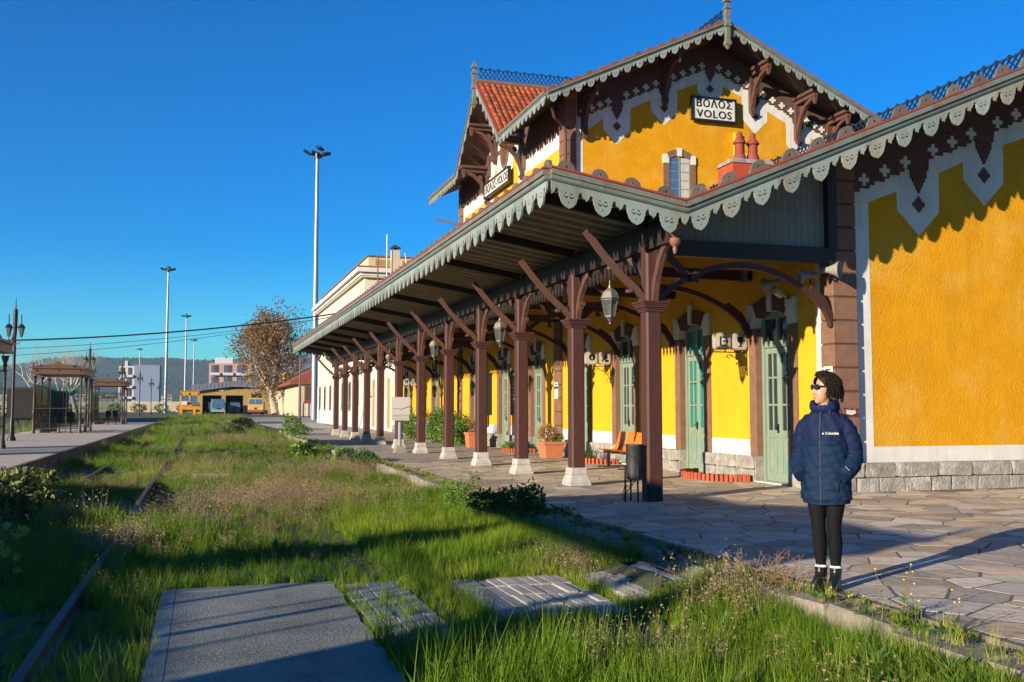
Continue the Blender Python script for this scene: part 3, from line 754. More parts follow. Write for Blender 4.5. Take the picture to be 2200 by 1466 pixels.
# ================================================================ THINGS FIXED TO THE BUILDING
# name boards
def nameboard(lines, w, h, mw, label, size, sx, offset):
    r = empty('station_sign', mw.translation); W[r.name] = mw; r.matrix_basis = mw
    tag(r, label, 'sign')
    MB().box(-w/2,w/2,-.02,.05,-h/2,h/2).build('board', m_signw, r, mw)
    f = MB(); t = .055
    f.box(-w/2-t,w/2+t,-.06,.055,h/2,h/2+t); f.box(-w/2-t,w/2+t,-.06,.055,-h/2-t,-h/2); f.box(-w/2-t,-w/2,-.058,.053,-h/2,h/2); f.box(w/2,w/2+t,-.058,.053,-h/2,h/2)
    f.build('frame', m_black, r, mw)
    for txt, dx, dz, s_ in lines:
        ob('lettering', text_mesh('lettering', txt, size, m_black, .012, offset, 'CENTER', s_, 1.12), r, mw @ Matrix.Translation((dx, -.027, dz)))
    return r
nameboard([('\u0392\u039f\u039b\u039f\u03a3', 0, .165, 1.0), ('VOLOS', 0, -.165, 1.05)], 1.46, .66, Matrix.Translation((15.20, GY-.13, 10.80)), 'white station name board reading VOLOS in two lines on the gable', .34, 1, .004)
nameboard([('\u0392\u039f\u039b\u039f\u03a3-VOLOS', 0, 0, .86)], 3.1, .46, Matrix.Translation((FX-.2, 34.5, 9.62)) @ Matrix.Rotation(R(-90), 4, 'Z'), 'long narrow white name board on the track side gable above the canopy', .43, 1, .004)
# hanging lanterns
m_lglass = bpy.data.materials.new('lantern_glass'); m_lglass.use_nodes = True
_p = m_lglass.node_tree.nodes['Principled BSDF']; _p.inputs['Base Color'].default_value = (.12,.12,.10,1); _p.inputs['Roughness'].default_value = .15; _p.inputs['Alpha'].default_value = .45
m_lmet = M('weathered_lantern_metal', (.30,.28,.24), (.22,.20,.17), 9, .5, metal=.3)
m_lfr = M('grey_blue_lantern_frame', (.10,.13,.15), (.14,.15,.15), 9, .5, metal=.2)
def lantern_meshes(s=1.0):
    st_ = MB().tube([(0,0,0),(0,0,-.36)], .011*s, 6).lathe([(.03,-.05),(.045,-.02),(.03,.0)], 8)
    cap = MB().lathe([(.165*s,-.56),(.17*s,-.545),(.125*s,-.44),(.06*s,-.39),(.03*s,-.37),(.02,-.33)], 6, ph=.3)
    bod = MB().lathe([(.085*s,-.86),(.14*s,-.57)], 6, ph=.3)
    fr = MB()
    for k in range(6):
        a = k*math.pi/3+.3
        fr.tube([(.087*s*math.cos(a),.087*s*math.sin(a),-.86),(.143*s*math.cos(a),.143*s*math.sin(a),-.565)], .011*s, 5)
    fr.lathe([(.10*s,-.555),(.155*s,-.575),(.155*s,-.585),(.10*s,-.60)], 6, ph=.3); fr.lathe([(.015,-.99),(.012,-.96),(.03,-.94),(.05,-.91),(.095*s,-.87),(.095*s,-.85),(.05,-.85)], 6, ph=.3)
    return st_.mesh('stem', m_lmet), cap.mesh('lantern_roof', m_lmet), bod.mesh('lantern_glass', m_lglass), fr.mesh('lantern_frame', m_lfr)
lms = lantern_meshes()
order = ['nearest the camera', 'second from the camera', 'third from the camera', 'fourth from the camera', 'fifth from the camera', 'farthest from the camera']
for k, b in enumerate((0, 2, 4, 6, 8, 10)):
    y = (POSTS[b]+POSTS[b+1])/2; T = Matrix.Translation((PX_, y, 3.84))
    r = empty('hanging_lantern', T.translation)
    tag(r, 'six sided glass lantern hanging under the canopy beam, the one ' + order[k], 'lantern', 'lanterns hanging under the canopy')
    for me in lms: ob(me.name, me, r, T)
# pictogram boxes on wrought brackets
m_lbox = M('aged_light_box', (.52,.47,.40), (.40,.35,.29), 10, .45); m_lface = M('ivory_sign_face', (.66,.60,.50), (.55,.49,.40), 6, .4)
def rrect(x, z, w, h, r, n=4):
    o = []
    for cx, cz_, a in ((x+w/2-r,z+h/2-r,0),(x-w/2+r,z+h/2-r,90),(x-w/2+r,z-h/2+r,180),(x+w/2-r,z-h/2+r,270)):
        o += [(cx+r*math.cos(R(a+90*i/n)), cz_+r*math.sin(R(a+90*i/n))) for i in range(n+1)]
    return o
def picto(kind):
    mb = MB(); d0, d1 = -.088, -.078
    P = lambda poly: mb.prism(poly, XZ, d0, d1)
    if kind == 'exit':
        for q in ((-.08,-.06,-.09,.09),(-.06,.05,.07,.09),(-.06,.05,-.09,-.07)): P([(q[0],q[2]),(q[1],q[2]),(q[1],q[3]),(q[0],q[3])])
        P([(-.01,-.012),(.06,-.012),(.06,-.05),(.11,0),(.06,.05),(.06,.012),(-.01,.012)])
    elif kind == 'glass':
        P([(-.055,.09),(.055,.09),(.065,.03),(.05,-.01),(.012,-.03),(.008,-.085),(.045,-.095),(.045,-.105),(-.045,-.105),(-.045,-.095),(-.008,-.085),(-.012,-.03),(-.05,-.01),(-.065,.03)])
    elif kind == 'info':
        P([(.085*math.cos(a), .085*math.sin(a)+.02) for a in [2*math.pi*i/18 for i in range(18)]])
        mb.cur = 1; d0, d1 = -.093, -.086
        mb.prism([(-.018,-.03),(.018,-.03),(.018,.03),(-.018,.03)], XZ, -.094, -.086); mb.prism([(.016*math.cos(2*math.pi*i/8), .062+.016*math.sin(2*math.pi*i/8)) for i in range(8)], XZ, -.094, -.086)
    else:
        P([(.02+.02*math.cos(2*math.pi*i/8), .09+.02*math.sin(2*math.pi*i/8)) for i in range(8)])
        P([(0,.06),(.045,.06),(.04,-.02),(-.04,-.03),(-.075,-.09),(-.095,-.085),(-.055,0),(0,.01)]); P([(.0,-.04),(.09,-.04),(.09,-.10),(.0,-.10)])
    return mb
def pict_sign(y, kinds, label):
    T = Matrix.Translation((FX, y, 2.52)); r = empty('pictogram_sign', T.translation); tag(r, label, 'sign')
    fr = MB(); fr.tube([(0,0,0),(-.78,0,0)], .012, 6); fr.tube([(-.01,0,.02),(-.01,0,-.46)], .014, 6)
    fr.tube([(-.01,0,-.36),(-.10,0,-.22),(-.24,0,-.12),(-.38,0,-.06),(-.50,0,-.10)], .009, 6)
    for cx, cz_, s in ((-.40,-.09,1),(-.09,-.38,1),(-.22,-.10,.7)):
        fr.tube([(cx+s*(.075-.006*i)*math.cos(i*.62), 0, cz_+s*(.075-.006*i)*math.sin(i*.62)) for i in range(11)], .007, 5)
    fr.lathe([(.022,0),(.001,.09)], 6, (-.78,0,0), (-1,0,0))
    fr.build('wrought_bracket', m_iron, r, T)
    for k, x in zip(kinds, (-.57, -.20)):
        b = MB(); b.prism(rrect(x,.21,.33,.33,.07), XZ, -.07, .07); b.box(x-.09,x-.07,-.01,.01,0,.05); b.box(x+.07,x+.09,-.01,.01,0,.05)
        bo = b.build('light_box', m_lbox, r, T)
        MB().prism(rrect(x,.21,.28,.28,.05), XZ, -.078, -.06).build('sign_face', m_lface, bo, T)
        picto(k).build('pictogram', [m_black, m_lface], bo, T @ Matrix.Translation((x,0,.21)))
pict_sign(17.47, ('exit','glass'), 'two pictogram light boxes, exit arrow and wine glass, on scrolled bracket beside first door')
pict_sign(24.40, ('info','wait'), 'two pictogram light boxes, information and waiting room, on scrolled bracket beside third door')
pict_sign(49.4, ('info','exit'), 'two small pictogram light boxes above the green bushes at the far end')
# horn loudspeakers
m_horn = M('grey_beige_horn', (.36,.34,.29), (.28,.26,.22), 10, .55)
def horn(p, d, label):
    T = Matrix.Translation(p); r = empty('horn_loudspeaker', p); tag(r, label, 'loudspeaker', 'loudspeakers on the corner pier')
    q = Vector(d).normalized()
    MB().lathe([(.04,-.14),(.055,-.12),(.055,0),(.07,.02),(.10,.10),(.145,.17),(.15,.185),(.14,.185),(.09,.10),(.02,.06)], 14, (0,0,0), q).build('horn', m_horn, r, T, True)
    MB().tube([(0,0,-.02),(0.05,.05,-.12),(.12,.12,-.12)], .015, 6).build('bracket', m_iron, r, T)
horn((10.02,14.32,3.74), (.75,-1,-.05), 'beige horn loudspeaker on the corner pier, mouth towards the camera side')
horn((9.93,14.75,3.70), (-1,.35,-.1), 'grey horn loudspeaker beside the corner pier, mouth towards the tracks')
horn((10.0,16.0,3.72), (-.6,1,-.25), 'grey horn loudspeaker pointing down along the platform above the first door')
T = Matrix.Translation((10.18,15.95,3.52)); r = empty('security_camera', T.translation); tag(r, 'small white security camera on the wall above the first door', 'camera')
MB().obox((-.12,-.02,0),(.20,.09,.09), Euler((0,.35,.4)).to_matrix()).build('housing', m_signw, r, T); MB().tube([(0,0,-.02),(.1,.03,-.1)], .02, 6).box(.05,.12,-.05,.05,-.24,-.1).build('mount', m_signw, r, T)
# notices and graffiti on the pier
def notice(mw, w, h, label, name='wall_notice'):
    r = ob(name, MB().box(-w/2,w/2,-.006,0,-h/2,h/2).mesh(name, m_signw), None, mw); tag(r, label, 'notice')
    MB().box(-w/2,w/2,-.009,-.005,h*.10,h*.24).build('blue_band', M('notice_blue', (.02,.04,.15), None, rough=.5), r, mw)
    mb = MB()
    for i in range(4): mb.box(-w*.38,w*.34,-.009,-.005,-h*.05-i*h*.09,-h*.05-i*h*.09+h*.03)
    mb.build('print_lines', M('grey_print', (.28,.26,.26), None), r, mw)
    MB().box(-w*.25,w*.25,-.009,-.005,h*.33,h*.39).build('heading_line', m_black, r, mw)
notice(Matrix.Translation((10.19,14.64,1.93)) @ Matrix.Rotation(R(-90),4,'Z'), .26, .40, 'white printed notice with blue band on the corner pier above the head of the person')
notice(Matrix.Translation((10.20,28.4,1.95)) @ Matrix.Rotation(R(-90),4,'Z'), .34, .5, 'small white notice on the brown quoin strip near the dried shrub planter')
m_gra = M('dark_red_spray', (.16,.02,.02), None, rough=.8)
g_ = ob('graffiti', text_mesh('graffiti', '\u0391\u03a3\u0391S', .21, m_gra, .003, .004, 'CENTER', .85), None, Matrix.Translation((10.45,14.476,1.33))); tag(g_, 'dark red sprayed graffiti on the corner pier behind the person', 'graffiti')
s_ = ob('sticker', MB().prism([(-.09,-.03),(.02,-.05),(.10,-.02),(.085,.035),(-.02,.03),(-.085,.045)], XZ, -.004, 0).mesh('sticker', m_signw), None, Matrix.Translation((10.50,14.473,1.35))); tag(s_, 'torn white sticker on the graffiti of the corner pier', 'sticker')
# black boards, wall bin
def wallboard(y, w, h, z, label, lines):
    mw = Matrix.Translation((FX-.02, y, z)) @ Matrix.Rotation(R(-90),4,'Z'); r = ob('timetable_board', MB().box(-w/2,w/2,-.03,.02,-h/2,h/2).mesh('timetable_board', m_black), None, mw); tag(r, label, 'board')
    f = MB(); t=.03
    f.box(-w/2-t,w/2+t,-.045,.02,h/2,h/2+t); f.box(-w/2-t,w/2+t,-.045,.02,-h/2-t,-h/2); f.box(-w/2-t,-w/2,-.043,.02,-h/2,h/2); f.box(w/2,w/2+t,-.043,.02,-h/2,h/2); f.build('frame', m_iron, r, mw)
    if lines:
        m = M('gold_lettering', (.55,.40,.12), None); l = MB(); l.box(-w*.40,w*.1,-.034,-.03,h*.40,h*.43)
        for i in range(7): l.box(-w*.40,-w*.40+w*(.14+.10*((i*7)%3)),-.034,-.03,h*.26-i*h*.085,h*.26-i*h*.085+h*.035)
        l.build('lettering', m, r, mw)
wallboard(32.7, 1.0, 1.5, 1.95, 'black timetable board with gold lettering on the yellow wall between two doors', True)
wallboard(36.2, .8, 1.5, 1.95, 'blank black board on the yellow wall left of the lettered board', False)
T = Matrix.Translation((FX-.14,36.2,.95)); r = ob('wall_ashtray', MB().lathe([(.10,-.2),(.11,-.19),(.11,.18),(.13,.19),(.13,.21),(.09,.21)], 14).mesh('wall_ashtray', M('brushed_steel', (.45,.45,.45), None, rough=.3, metal=.9), True), None, T); tag(r, 'round steel wall bin below the blank black board', 'bin')
# wire rack on the canopy roof corner
T = Matrix.Translation((10.1,26.75,0)); r = empty('wire_rack', (10.1,26.75,6.2)); tag(r, 'white wire rack standing on the canopy roof below the gable corner', 'rack')
mb = MB()
for i in range(5): mb.tube([(9.75,26.6,6.6+i*.14),(10.55,26.6,6.6+i*.14)], .008, 5); mb.tube([(9.75,26.6,6.6+i*.14),(9.75,27.2,6.6+i*.14)], .008, 5)
for x in (9.75,10.15,10.55): mb.tube([(x,26.6,5.9),(x,26.6,7.22)], .009, 5)
mb.build('wires', m_signw, r)
mb = MB()
for i in range(40): a = Vector((random.uniform(9.95,10.3), random.uniform(26.6,26.9), random.uniform(6.2,6.75))); mb.tube([a, a+Vector((random.uniform(-.1,.1), random.uniform(-.05,.05), random.uniform(-.08,.15)))], .007, 4)
mb.build('bird_spikes', m_black, r)
AK = 1.0
# ================================================================ GROUND, PLATFORM, TRACKS
def sm(a, b, x): t = min(1, max(0, (x-a)/(b-a))); return t*t*(3-2*t)
def hsh(x, y): return math.sin(x*1.7+y*.6)*.5 + math.sin(x*.53-y*1.13+1.3)*.5 + math.sin(x*3.1+y*2.3)*.25
def gz(x, y):
    z = -.33 + .72*sm(60, 140, y)
    if -4 < x < 4.4 and y < 120: z += .035*hsh(x, y)*sm(-4,-3,x) + .24*sm(3.2, 4.3, x)*(.75+.25*math.sin(y*.9))*(1-.45*sm(12,20,y)) + .03*math.exp(-((x-.5)/1.0)**2)
    return z
m_earth = M('weedy_earth', (.045,.045,.02), (.075,.06,.036), 1.2, .95, .6, 12, c3=(.05,.075,.018), s3=.7, t3=.48, w3=.12)
xs = np.concatenate([[-3000,-900,-300,-120,-60,-30], np.linspace(-16,4.45,52), [8,20,45,90,300,900,3000]])
ys = np.concatenate([[-300,-60,-15], np.linspace(-5,60,151), np.linspace(63,160,40), [200,300,600,1200,2500,6000]])
mb = MB(); nx = len(xs)
for y in ys:
    for x in xs: mb.v.append((float(x), float(y), gz(x, y) if x < 4.46 else gz(x,y)-.25*(1-sm(56,60,y))))
for j in range(len(ys)-1):
    for i in range(nx-1): mb.f.append((j*nx+i, j*nx+i+1, (j+1)*nx+i+1, (j+1)*nx+i)); mb.mi.append(0)
g = mb.build('ground', m_earth, None, smooth=True); tag(g, 'weedy earth ground of the old railway yard', 'ground', kind='structure')
m_flag = M('flagstone', (.52,.435,.32), (.41,.345,.26), 2.5, .72, .6, 9, objrand=.32, bdist=.02, c3=(.24,.20,.165), s3=3, t3=.60, w3=.1, spec=.15)
mflags = [m_flag, m_flag, M('flagstone_grey', (.44,.39,.32), (.34,.305,.255), 2.5, .72, .6, 9, objrand=.28, bdist=.02, c3=(.22,.19,.155), s3=3, t3=.58, w3=.1, spec=.15), M('flagstone_brown', (.50,.37,.25), (.38,.29,.20), 2.5, .72, .6, 9, objrand=.28, bdist=.02, c3=(.24,.19,.14), s3=3, t3=.58, w3=.1, spec=.15)]
m_flag2 = M('flagstone_far', (.52,.435,.32), (.41,.345,.26), 2.5, .72, .6, 9, isl=.26, bdist=.02, c3=(.24,.20,.165), s3=3, t3=.60, w3=.1, spec=.15)
m_joint = M('paving_joint', (.17,.14,.105), (.10,.085,.065), 4, .9, .5, 40)
# distant paving: same stones as a colour and relief pattern
m_pave = bpy.data.materials.new('crazy_paving'); m_pave.use_nodes = True
t = m_pave.node_tree; p = t.nodes['Principled BSDF']; p.inputs['Roughness'].default_value = .75
gg = nd(t,'ShaderNodeNewGeometry'); mp = nd(t,'ShaderNodeMapping'); mp.inputs['Scale'].default_value = (1.6,2.2,1); t.links.new(gg.outputs['Position'], mp.inputs['Vector'])
v1 = nd(t,'ShaderNodeTexVoronoi', feature='F1'); v1.voronoi_dimensions = '2D'; v2 = nd(t,'ShaderNodeTexVoronoi', feature='DISTANCE_TO_EDGE'); v2.voronoi_dimensions = '2D'
for v in (v1, v2): v.inputs['Scale'].default_value = 1; t.links.new(mp.outputs[0], v.inputs['Vector'])
cr = nd(t,'ShaderNodeValToRGB'); cr.color_ramp.elements[0].color = (.27,.235,.195,1); cr.color_ramp.elements[1].color = (.42,.355,.28,1)
sp = nd(t,'ShaderNodeSeparateColor'); t.links.new(v1.outputs['Color'], sp.inputs[0]); t.links.new(sp.outputs[0], cr.inputs[0])
mr = nd(t,'ShaderNodeMapRange'); mr.inputs['From Min'].default_value = .015; mr.inputs['From Max'].default_value = .05; t.links.new(v2.outputs['Distance'], mr.inputs['Value'])
mx = nd(t,'ShaderNodeMix', data_type='RGBA'); mx.inputs['A'].default_value = (.15,.13,.10,1); t.links.new(mr.outputs[0], mx.inputs['Factor']); t.links.new(cr.outputs[0], mx.inputs['B']); t.links.new(mx.outputs['Result'], p.inputs['Base Color'])
bp = nd(t,'ShaderNodeBump', Strength=.5, Distance=.01); t.links.new(mr.outputs[0], bp.inputs['Height']); t.links.new(bp.outputs[0], p.inputs['Normal'])
mb = MB(); mb.box(4.70,26,-8,26.0,-.45,-.0012); plat = mb.build('station_platform', m_joint, None); tag(plat, 'stone paved station platform in front of the yellow building', 'platform', kind='structure')
mb = MB(); mb.box(4.70,26,26.0,66,-.45,0.0); mb.build('platform_paving', m_pave, plat)
# Voronoi flagstones
SXc, SYc = .54, .42
NX, NY = int((14.6-4.3)/SXc), int((26-1.5)/SYc)
cen = {}
for i in range(-2, NX+3):
    for j in range(-2, NY+3):
        cen[i, j] = (4.3+(i+.5+random.uniform(-.46,.46)+.25*(j%2))*SXc, 1.5+(j+.5+random.uniform(-.46,.46))*SYc)
def clip(poly, nxx, nyy, c):
    out = []; n = len(poly)
    for k in range(n):
        a, b = poly[k], poly[(k+1)%n]; da, db = a[0]*nxx+a[1]*nyy-c, b[0]*nxx+b[1]*nyy-c
        if da <= 0: out.append(a)
        if (da < 0 < db) or (db < 0 < da): tt = da/(da-db); out.append((a[0]+tt*(b[0]-a[0]), a[1]+tt*(b[1]-a[1])))
    return out
flags = []
for i in range(NX):
    for j in range(NY):
        cx, cy = cen[i, j]
        if cy > 14.3 and cx > 10.15: continue
        poly = [(cx-1.2,cy-1.2),(cx+1.2,cy-1.2),(cx+1.2,cy+1.2),(cx-1.2,cy+1.2)]
        for a in range(-2, 3):
            for b in range(-2, 3):
                if (a or b) and (i+a, j+b) in cen:
                    ox, oy = cen[i+a, j+b]; dx, dy = ox-cx, oy-cy; l = math.hypot(dx, dy)
                    poly = clip(poly, dx/l, dy/l, (dx*(cx+ox)/2+dy*(cy+oy)/2)/l - random.uniform(.006,.019))
        poly = clip(poly, -1, 0, -4.765)
        poly = clip(poly, 0, 1, 26.0)
        if cy <= 14.4 and cy > 13.6: poly = clip(poly, 0, 1, 14.47) if cx > 10.0 else poly
        if len(poly) >= 3:
            ar_ = abs(sum(poly[k][0]*poly[(k+1)%len(poly)][1]-poly[(k+1)%len(poly)][0]*poly[k][1] for k in range(len(poly))))/2
            if ar_ > .03: flags.append((math.hypot(cx, cy), poly, cx, cy))
vis = lambda c: c[2] < .86*c[3]+.9 and c[3] > 3.6     # inside the picture
flags.sort(key=lambda c: (not vis(c), c[0]))
rest = MB()
for k, (dd, poly, cx, cy) in enumerate(flags):
    zt = random.uniform(-.0003, .0012); tx, ty = random.uniform(-.0035,.0035), random.uniform(-.0035,.0035)
    f3 = lambda u, v, d: (u, v, d if d < -.01 else zt+(u-cx)*tx+(v-cy)*ty)
    ip = [(cx+(u-cx)*.975, cy+(v-cy)*.975) for u, v in poly]
    tgt = MB() if k < 300 else rest
    n = len(poly)
    vs = [(u,v,-.03) for u, v in poly] + [(u,v,zt-.0006+(u-cx)*tx+(v-cy)*ty) for u, v in poly] + [f3(u,v,0) for u, v in ip]
    fs = [tuple(range(2*n,3*n))] + [(a, (a+1)%n, n+(a+1)%n, n+a) for a in range(n)] + [(n+a, n+(a+1)%n, 2*n+(a+1)%n, 2*n+a) for a in range(n)]
    tgt.add(vs, fs)
    if k < 300: tgt.build('flagstone', random.choice(mflags), plat)
o = rest.build('flagstones', m_flag2, plat); o['kind'] = 'stuff'
# kerb stones
m_kerb = M('kerb_stone', (.26,.22,.175), (.16,.14,.115), 5, .85, .8, 18, bdist=.02, objrand=.18, c3=(.34,.30,.24), s3=4, t3=.62, w3=.1)
y = -2.0
while y < 58:
    l = random.uniform(.7,1.3) if y < 30 else 2.5; me = MB().box(4.36+random.uniform(-.025,.025),4.755,y,y+l-.02,-.6,random.uniform(-.05,.006)).mesh('kerb_stone', m_kerb, bevel=.03)
    r_ = random.Random(int(y*10))
    for v in me.vertices: v.co += Vector((r_.uniform(-.025,.025), r_.uniform(-.012,.012), r_.uniform(-.02,.012)))
    ob('kerb_stone', me, plat); y += l
# concrete yard beyond the platform
m_yard = M('yard_concrete', (.36,.32,.27), (.27,.245,.21), .6, .9, .3, 6)
mb = MB()
for a, b in ((66,90),(90,120),(120,175)):
    za, zb = gz(30,a)+.02 if a > 70 else .0, gz(30,b)+.02
    mb.add([(5.0,a,za),(45,a,za),(45,b,zb),(5.0 if b < 150 else 8,b,zb)], [(0,1,2,3)])
o = mb.build('yard', m_yard, None); tag(o, 'pale concrete yard beyond the end of the platform', 'yard', kind='structure')
# rails
m_rust = M('rusty_rail', (.115,.062,.045), (.075,.045,.036), 7, .6, .4, 60, metal=.25, c3=(.22,.20,.19), s3=2, t3=.62, w3=.1)
rp = [(-.06,0),(.06,0),(.06,.012),(.012,.03),(.012,.09),(.034,.10),(.034,.135),(-.034,.135),(-.034,.10),(-.012,.09),(-.012,.03),(-.06,.012)]
for x, z, ya, yb_, lab in ((-1.02,-.325,1,60,'rusty rail on the left, running from the bottom corner into the grass'),(1.99,-.43,1,60,'rusty rail half buried in grass beside the paving panels'),(-2.62,-.36,6,60,'rail in the shade below the island platform')):
    n = 24; mb = MB()
    rings = [[(x+u+.012*math.sin(ya+(yb_-ya)*i/n*.5), ya+(yb_-ya)*i/n, z+v+.33+gz(x, 8)*1.0+.012*math.sin(i)) for u, v in rp] for i in range(n+1)]
    mb.loft(rings); o = mb.build('rail', m_rust, None); tag(o, lab, 'rail', 'rails in the grass')
# concrete slab and crossing panels
m_slab = M('worn_asphalt_concrete', (.36,.315,.255), (.20,.18,.15), 1.3, .8, 1.0, 55, bdist=.02, c3=(.50,.45,.38), s3=45, t3=.56, w3=.06, spec=.15)
m_lip = M('concrete_lip', (.27,.265,.25), (.20,.195,.18), 3, .85, .4, 50)
sp_ = [(-.20,2.0)] + [(1.24+random.uniform(-.022,.008), 2.0+.24*i) for i in range(33)] + [(1.0-.2*i+random.uniform(-.05,.05), 9.72+random.uniform(-.006,.004)) for i in range(6)] + [(-.20,9.72)]
o = MB().prism(sp_, XY, -.55, -.262).build('concrete_slab', m_slab); tag(o, 'large dark concrete slab across the tracks in the foreground', 'slab', kind='structure')
lp = MB(); lp.box(-.33,-.205,2.0,9.90,-.55,-.2605); lp.box(-.20,1.24,9.725,9.90,-.55,-.259); lp.build('slab_edge', m_lip, o)
m_pan = M('crossing_panel_concrete', (.36,.335,.30), (.27,.25,.225), 4, .85, .5, 45, objrand=.16, c3=(.20,.17,.13), s3=5, t3=.6, w3=.1)
def panel(label, x0, x1, y0, y1, nxp, rows, z, tilt=0, slope=0):
    r = empty('crossing_panel', ((x0+x1)/2, (y0+y1)/2, z)); tag(r, label, 'paving')
    w = (x1-x0)/nxp; l = (y1-y0)/rows
    me = MB().box(.003,w-.003,.004,l-.008,-.12,0).mesh('plank', m_pan, bevel=.006)
    for i in range(nxp):
        for j in range(rows):
            ob('plank', me, r, Matrix.Translation((x0+i*w, y0+j*l+random.uniform(-.01,.01), z+i*w*slope+random.uniform(-.012,.008))) @ Matrix.Rotation(random.uniform(-.01,.01)-slope, 4, 'Y'))
panel('grooved concrete paving panel beside the big slab', 1.29, 1.86, 7.25, 9.75, 5, 3, -.262)
panel('wide grooved concrete paving panel right of the buried rail', 2.22, 3.42, 7.65, 9.55, 11, 4, -.245)
panel('small grey paving panel next to the platform kerb', 3.58, 4.28, 8.05, 9.35, 4, 4, -.225, 0, .12)
o = MB().box(-.19,.66,24.3,24.6,-.3,-.10).mesh('stone_block', m_kerb, bevel=.03); o = ob('stone_block', o); tag(o, 'pale stone block lying in the middle of the grass', 'block')

# ================================================================ GRASS AND WEEDS
def leafmat(name, ca, cb, cc, rough=.6, trans=.3):
    m = bpy.data.materials.new(name); m.use_nodes = True; t = m.node_tree; p = t.nodes['Principled BSDF']
    p.inputs['Roughness'].default_value = rough; p.inputs['Specular IOR Level'].default_value = .25
    at = nd(t,'ShaderNodeAttribute'); at.attribute_type = 'INSTANCER'; at.attribute_name = 'hue'
    g = nd(t,'ShaderNodeNewGeometry'); ad = nd(t,'ShaderNodeMath', operation='MULTIPLY_ADD'); ad.inputs[1].default_value = .35
    t.links.new(g.outputs['Random Per Island'], ad.inputs[0]); t.links.new(at.outputs['Fac'], ad.inputs[2])
    r = nd(t,'ShaderNodeValToRGB'); e = r.color_ramp.elements; e[0].color = c4(ca); e[1].color = c4(cc); e[1].position = 1; k = e.new(.5); k.color = c4(cb)
    t.links.new(ad.outputs[0], r.inputs[0]); t.links.new(r.outputs[0], p.inputs['Base Color'])
    tr = nd(t,'ShaderNodeBsdfTranslucent'); t.links.new(r.outputs[0], tr.inputs['Color'])
    ms = nd(t,'ShaderNodeMixShader'); ms.inputs[0].default_value = trans
    t.links.new(p.outputs[0], ms.inputs[1]); t.links.new(tr.outputs[0], ms.inputs[2]); t.links.new(ms.outputs[0], t.nodes['Material Output'].inputs['Surface'])
    return m
m_grass = leafmat('grass_blade', (.035,.10,.006), (.165,.26,.010), (.54,.45,.065), .6, .28)
m_dry = leafmat('dry_stem', (.16,.12,.055), (.24,.17,.10), (.30,.21,.15), .8, .2)
m_weed = leafmat('weed_leaf', (.028,.075,.012), (.06,.12,.02), (.13,.17,.03))
def blade(mb, x, y, h, w, az, lean, curl, seg=3):
    d = (math.cos(az), math.sin(az)); s = (-d[1], d[0]); vs = []; px, pz = 0., 0.; a = lean
    for k in range(seg+1):
        tt = k/seg; ww = w*(1-tt**1.5)/2
        c = (x+d[0]*px, y+d[1]*px, pz)
        if k < seg: vs += [(c[0]-s[0]*ww, c[1]-s[1]*ww, c[2]), (c[0]+s[0]*ww, c[1]+s[1]*ww, c[2])]
        else: vs.append(c)
        px += math.sin(a)*h/seg; pz += math.cos(a)*h/seg; a += curl/seg
    fs = [(2*k,2*k+1,2*k+3,2*k+2) for k in range(seg-1)] + [(2*seg-2,2*seg-1,2*seg)]
    mb.add(vs, fs)
def raw(mb, name, mat):
    me = bpy.data.meshes.new(name); me.from_pydata(mb.v, [], mb.f); me.materials.append(mat); me.update(); return me
def collection(name, meshes):
    c = bpy.data.collections.new(name)
    for i, me in enumerate(meshes): c.objects.link(bpy.data.objects.new('%s_%02d' % (name, i), me))
    return c
U = random.uniform
gm = []
for v in range(7):       # lush grass
    mb = MB()
    for _ in range(30): blade(mb, U(-.10,.10), U(-.10,.10), U(.10,.30), U(.004,.009), U(0,6.28), U(.02,.5), U(.1,1.3))
    gm.append(raw(mb, 'grass_tuft', m_grass))
for v in range(3):       # taller seeded grass
    mb = MB()
    for _ in range(20): blade(mb, U(-.08,.08), U(-.08,.08), U(.22,.46), U(.003,.006), U(0,6.28), U(.02,.35), U(.0,.8), 4)
    gm.append(raw(mb, 'grass_tuft', m_grass))
dm = []
for v in range(5):       # dry feathery stems
    mb = MB()
    for _ in range(16):
        x, y, h, az, ln = U(-.12,.12), U(-.12,.12), U(.2,.5), U(0,6.28), U(.05,.6)
        blade(mb, x, y, h, .003, az, ln, U(0,.5), 3)
        for q in range(9):
            tt = U(.35,1); rr = math.sin(ln)*h*tt
            n0 = len(mb.v); c = Vector((x+math.cos(az)*rr+U(-.03,.03), y+math.sin(az)*rr+U(-.03,.03), math.cos(ln)*h*tt+U(-.03,.03))); s = .012
            mb.add([c+Vector((U(-s,s),U(-s,s),U(-s,s))) for _ in range(3)], [(0,1,2)])
    dm.append(raw(mb, 'dry_tuft', m_dry))
def leafshape(mb, c, d, n, L, w):
    d = d.normalized(); sd = d.cross(n)
    if sd.length < 1e-3: sd = Vector((1,0,0))
    sd.normalize(); n = sd.cross(d); 
    mb.add([c, c+d*L*.45+sd*w/2+n*.06*L, c+d*L-n*.12*L, c+d*L*.45-sd*w/2+n*.06*L, c+d*L*.5-n*.03*L], [(0,1,4),(1,2,4),(2,3,4),(3,0,4)])
wm = []
for v in range(5):       # broad leaved rosettes
    mb = MB()
    for _ in range(14):
        az, el = U(0,6.28), U(.1,1.1); d = Vector((math.cos(az)*math.cos(el), math.sin(az)*math.cos(el), math.sin(el)))
        leafshape(mb, Vector((0,0,.01))+d*U(0,.06), d, Vector((0,0,1)), U(.07,.16), U(.03,.06))
    wm.append(raw(mb, 'weed', m_weed))
